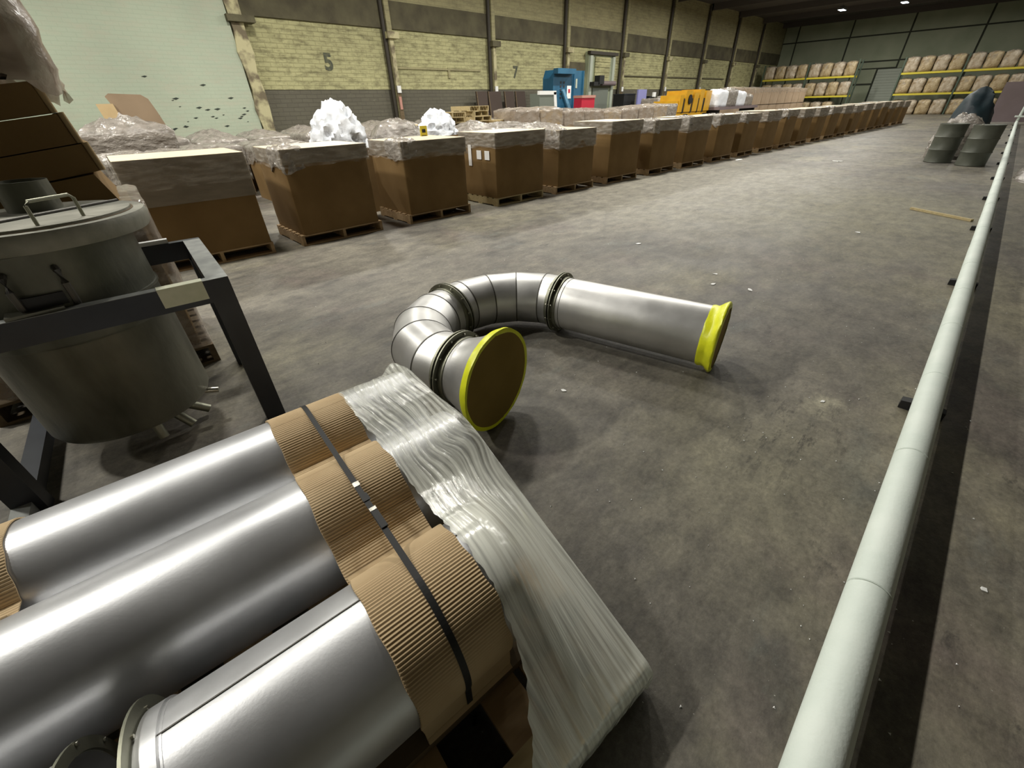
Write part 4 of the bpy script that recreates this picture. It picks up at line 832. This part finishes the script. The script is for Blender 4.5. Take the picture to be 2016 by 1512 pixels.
# orange machine
t = thing('orange_machine', 'orange wheeled machine with dark openings beyond the middle of the long row', 'machine', (24.6, 12.6, 0))
obj('body', MB().box(0, 0, 0.8, 4.7, 1.4, 1.5), 'orange', t)
for i, (x, w_, z1) in enumerate(((0.1, 0.5, 1.75), (0.9, 0.9, 1.95), (2.1, 0.7, 1.85), (3.0, 0.6, 2.0), (3.9, 0.9, 1.95))): obj('cover', MB().box(x, -0.06, 1.0, x+w_, 1.1, z1, top=(0.06, 0)), 'orange', t)
for x in (0.65, 1.85, 2.85, 3.7): obj('opening', MB().box(x, -0.04, 0.95, x+0.22, 0.2, 1.6), 'strap', t)
for x in (1.2, 4.2): obj('wheel', MB().tube((x, -0.15, 0.45), (x, 0.15, 0.45), 0.45, n=20), 'rubber', t)
obj('housing', MB().tube((1.5, -0.12, 1.55), (1.5, 0.0, 1.55), 0.22, n=18), 'strap', t, label='black round housing')
t.scale = (0.78, 1, 1)
t = thing('flat_cart', 'long dark low cart with a purple edge right of the orange machine', 'cart', (28.5, 12.0, 0)); obj('deck', MB().box(0, 0, 1.0, 6.0, 1.2, 1.14), 'mauve', t); obj('leg', MB().box(0.2, 0.1, 0, 0.4, 1.0, 1.0), 'strap', t); obj('leg', MB().box(5.6, 0.1, 0, 5.8, 1.0, 1.0), 'strap', t)
for i, (x, y, w_, z1) in enumerate(((26.6, 14.9, 1.7, 1.6), (28.6, 15.1, 1.5, 1.72), (22.8, 12.6, 1.4, 1.35))):
    t = thing('sheet_stack', 'stack of pale film wrapped sheets left of the orange machine, %s' % ['nearer the door', 'highest one', 'lowest one in front'][i], 'stack', (x, y, 0), 0, 'stacks of pale sheets')
    obj('core', wrapbox(w_, 1.1, 0, z1, 0.03, 0.02, 3, i+200, levels=5, n=6), 'cardlt', t, smooth=35); obj('film', wrapbox(w_+0.05, 1.15, 0.5, z1+0.03, 0.05, 0.03, 5, i+210, levels=5, n=10, ridge=True, ragged=0.1, bottom=False), 'wrapm', t, smooth=True)
for i, (x, w_, z1) in enumerate(((29.2, 1.2, 1.72), (30.55, 1.25, 1.78), (31.9, 1.25, 1.66), (33.2, 1.1, 1.5))):
    t = thing('white_bundle', 'white wrapped bundle on the dark cart, %s from the left' % ORD[i], 'bundle', (x, 12.6, 1.14), 0, 'white bundles on the dark cart')
    obj('bundle', wrapbox(w_, 0.9, 0, z1-1.0, 0.12, 0.05, 3, i+230, levels=5, n=8, ridge=True, mound=0.1), 'foam' if i % 2 == 0 else 'wrapm', t, smooth=True)
# tan stacked boxes beyond
k = 0
for lev, z0, h_ in ((0, 0, 1.1), (1, 1.1, 1.05)):
    for i in range(9):
        x = 35.4+i*1.76; k += 1
        t = thing('stacked_box', 'pinkish tan stacked box before the left rack: %s level, %s from the left' % (['lower', 'upper'][lev], ORD[i]), 'box', (x, 14.3, z0), 0, 'pinkish tan double stacked boxes')
        obj('body', wrapbox(1.68, 1.2, 0, h_-0.05, 0.03, 0.012, 2, k+300, levels=3, n=5), 'tanbox', t, smooth=35)
        if lev: obj('plastic', wrapbox(1.7, 1.22, h_-0.3, h_-0.08, 0.05, 0.04, 4, k+320, levels=3, n=8, ridge=True, mound=0.08, ragged=0.15, bottom=False), 'wrap', t, smooth=True)
# ------------------------------------------------------------------ racks at the far wall
def rack(name, label, X, ylist, zlev, ztop):
    t = thing(name, label, 'pallet rack', (X, (ylist[0]+ylist[-1])/2, 0)); yo = (ylist[0]+ylist[-1])/2
    for y in ylist:
        for dx in (0, 1.15): obj('upright', MB().box(dx-0.05, y-yo-0.05, 0, dx+0.05, y-yo+0.05, ztop), 'rackg', t)
    for a, b in zip(ylist, ylist[1:]):
        for z in zlev:
            for dx in (-0.06, 1.1): obj('beam', MB().box(dx, a-yo+0.06, z-0.13, dx+0.07, b-yo-0.06, z), 'beamy', t, label='yellow beam')
    return t
rack('pallet_rack', 'right pallet rack with yellow beams loaded with tan bales', 54, [-3.6, 0.2, 4.1, 8.0], [1.5, 2.95], 4.0)
rack('pallet_rack', 'left pallet rack with yellow beams loaded with tan bales', 54, [11.2, 15.1, 19.0], [1.5, 2.95], 4.1)
bm_ = [mesh('bale', wrapbox(0.98, 0.78, 0, 0.96, 0.14, 0.05, 3, 400+s, levels=6, n=6, ridge=True, mound=0.07, bulge=0.04), ['bale', 'bale2'][s % 2], True) for s in range(4)]
bf_ = [mesh('film', wrapbox(1.0, 0.8, 0.45, 0.98, 0.14, 0.04, 5, 410+s, levels=4, n=8, ridge=True, mound=0.07, ragged=0.2, bottom=False), 'wrap', True) for s in range(2)]
def bales(side, ys_, z, row, x=54.55):
    for i, y in enumerate(ys_):
        t = thing('bale', 'tan wrapped bale on the %s rack: %s, %s from the left' % (side, row, ORD[i]), 'bale', (x, y, z), 0, 'wrapped bales on the far racks')
        obj('load', bm_[(i*3+len(row)) % 4], None, t); obj('film', bf_[i % 2], None, t, label='shiny film')
rng_ = lambda a, n, st=0.945: [a-i*st for i in range(n)]
bales('right', rng_(7.5, 4)+rng_(3.6, 4)+rng_(-0.3, 3), 2.952, 'top shelf'); bales('right', rng_(7.5, 4)+rng_(3.6, 4)+rng_(-0.3, 3), 1.502, 'middle shelf'); bales('right', rng_(7.5, 4)+rng_(3.6, 4)+rng_(-0.3, 3), 0.0, 'on the floor')
bales('left', rng_(18.5, 4)+rng_(14.6, 4), 2.952, 'top shelf'); bales('left', rng_(18.5, 4)+rng_(14.6, 4), 1.502, 'middle shelf'); bales('left', rng_(18.5, 4)+rng_(14.6, 3), 0.0, 'on the floor')
# ------------------------------------------------------------------ drums and goods at the right
dg = [(0.275, 0), (0.29, 0.012), (0.285, 0.03), (0.285, 0.28), (0.298, 0.3), (0.285, 0.32), (0.285, 0.57), (0.298, 0.59), (0.285, 0.61), (0.285, 0.85), (0.292, 0.865), (0.29, 0.88), (0.275, 0.88), (0.272, 0.87)]
dmesh = mesh('shell', MB().lathe(dg, 40), 'drum', 40); cm = mesh('bung', MB().lathe([(0.03, 0.87), (0.03, 0.885)], 12, c=(0.15, 0.08)), 'bolt')
for i, (x, y) in enumerate(((16.95, 0.95), (16.5, 0.28))):
    t = thing('steel_drum', 'dull grey-green steel drum, %s of the pair by the far pipe' % ['left', 'right'][i], 'drum', (x, y, 0), 0.4*i, 'pair of steel drums'); obj('shell', dmesh, None, t); obj('bung', cm, None, t)
crumple('tarp_heap', 'dark teal tarp heap behind the steel drums', 'tarp', (22.6, 0.95, 0), 0.7, 0.55, 1.5, 'navy', 5, am=0.1, n=36, rings_=10, fr=2)
crumple('scrap_heap', 'small heap of white and brown scrap between the drums and the tarp', 'scrap', (18.2, 0.85, 0), 0.5, 0.5, 0.92, 'wrapm', 8, am=0.2, n=30, rings_=9, fr=4)
t = thing('mauve_partition', 'mauve-grey board partition standing behind the drums at the right edge', 'partition', (38, 0.9, 0)); obj('board', MB().box(0, -4.5, 0.1, 0.12, 0, 1.9), 'mauve', t); obj('board', MB().box(0.13, -4.4, 1.9, 0.25, -1.6, 2.1), 'mauve', t)
for y in (-0.1, -2.2, -4.3): obj('foot', MB().box(-0.3, y-0.05, 0, 0.4, y+0.05, 0.1), 'mauve', t)
crumple('cloth_heap', 'crumpled pale brown cloth on the floor right of the far pipe', 'cloth', (14.5, -1.3, 0), 1.3, 0.7, 0.35, 'wrapm', 18, am=0.15, n=36, rings_=8, fr=3)
t = thing('dark_sack', 'dark crumpled sack on the floor at the right picture edge', 'sack', (9.1, -1.15, 0)); obj('sack', wrapbox(0.9, 0.6, 0, 0.22, 0.1, 0.05, 4, 61, levels=4, n=8, ridge=True, mound=0.05), 'navy', t, smooth=True)
a = Vector((9.586, 0.568, 0.012)); b = Vector((9.1, -0.18, 0.012)); d = (b-a).normalized(); s_ = Vector((-d.y, d.x, 0))*0.025; up_ = Vector((0, 0, 0.02))
lm = MB().add([a-s_-up_*0.5, a+s_-up_*0.5, b+s_-up_*0.5, b-s_-up_*0.5, a-s_+up_, a+s_+up_, b+s_+up_, b-s_+up_], [(3, 2, 1, 0), (4, 5, 6, 7), (0, 1, 5, 4), (1, 2, 6, 5), (2, 3, 7, 6), (3, 0, 4, 7)])
obj('wooden_lath', lm, 'woodlt', None, label='pale wooden lath lying on the floor touching the white pipe', cat='wood')
# litter
SCR = [(14.83, 5.3, .16, 'crumpled white paper scrap on the floor close to the foot of the long box row'), (15.82, 2.96, .2, 'long white paper scrap on the open floor left of the steel drums'),
 (4.58, 1.58, .03, 'tiny white scrap on the floor beyond the taped duct end, farther of two'), (4.27, 1.47, .035, 'tiny white scrap on the floor beyond the taped duct end, nearer of two'),
 (4.35, 1.14, .04, 'small white scrap on the floor right of two others beyond the duct'), (1.77, 1.37, .022, 'speck of white paper on the floor inside the duct bend'), (2.78, 0.14, .02, 'speck of white paper on the pale worn patch of floor'),
 (7.44, 0.86, .05, 'small white scrap on the floor before the wooden lath'), (1.85, -0.62, .016, 'speck of white paper on the floor right of the long white pipe'), (5.05, 2.82, .05, 'small white scrap on the floor between the duct and the long box row')]
for i, (x, y, s, lb) in enumerate(SCR):
    q = [(s*math.cos(t)*random.uniform(.5, 1.2), s*0.6*math.sin(t)*random.uniform(.5, 1.2), 0.002) for t in (0, 1, 2.1, 3, 4.2, 5.2)]; g = MB(); g.rings([q, [(a_, b_2, 0.004+s*0.1*random.random()) for a_, b_2, _ in q]])
    obj('paper_scrap', g, 'white', None, loc=(x, y, 0), rz=i, label=lb, cat='scrap', group='white scraps scattered on the floor')
g = MB()
for i in range(420):
    x = abs(random.gauss(0, 3.0))+0.6; y = random.uniform(-1.2, 4.5); s = random.uniform(0.002, 0.006); a_ = random.random()*6
    g.add([(x+s*math.cos(a_+k*2.1), y+s*math.sin(a_+k*2.1), 0.0015) for k in range(3)]+[(x, y, 0.003+s*0.5)], [(0, 1, 3), (1, 2, 3), (2, 0, 3)])
obj('floor_grit', g, 'white', None, label='tiny pale crumbs of grit scattered over the concrete floor', cat='grit', kind='stuff')
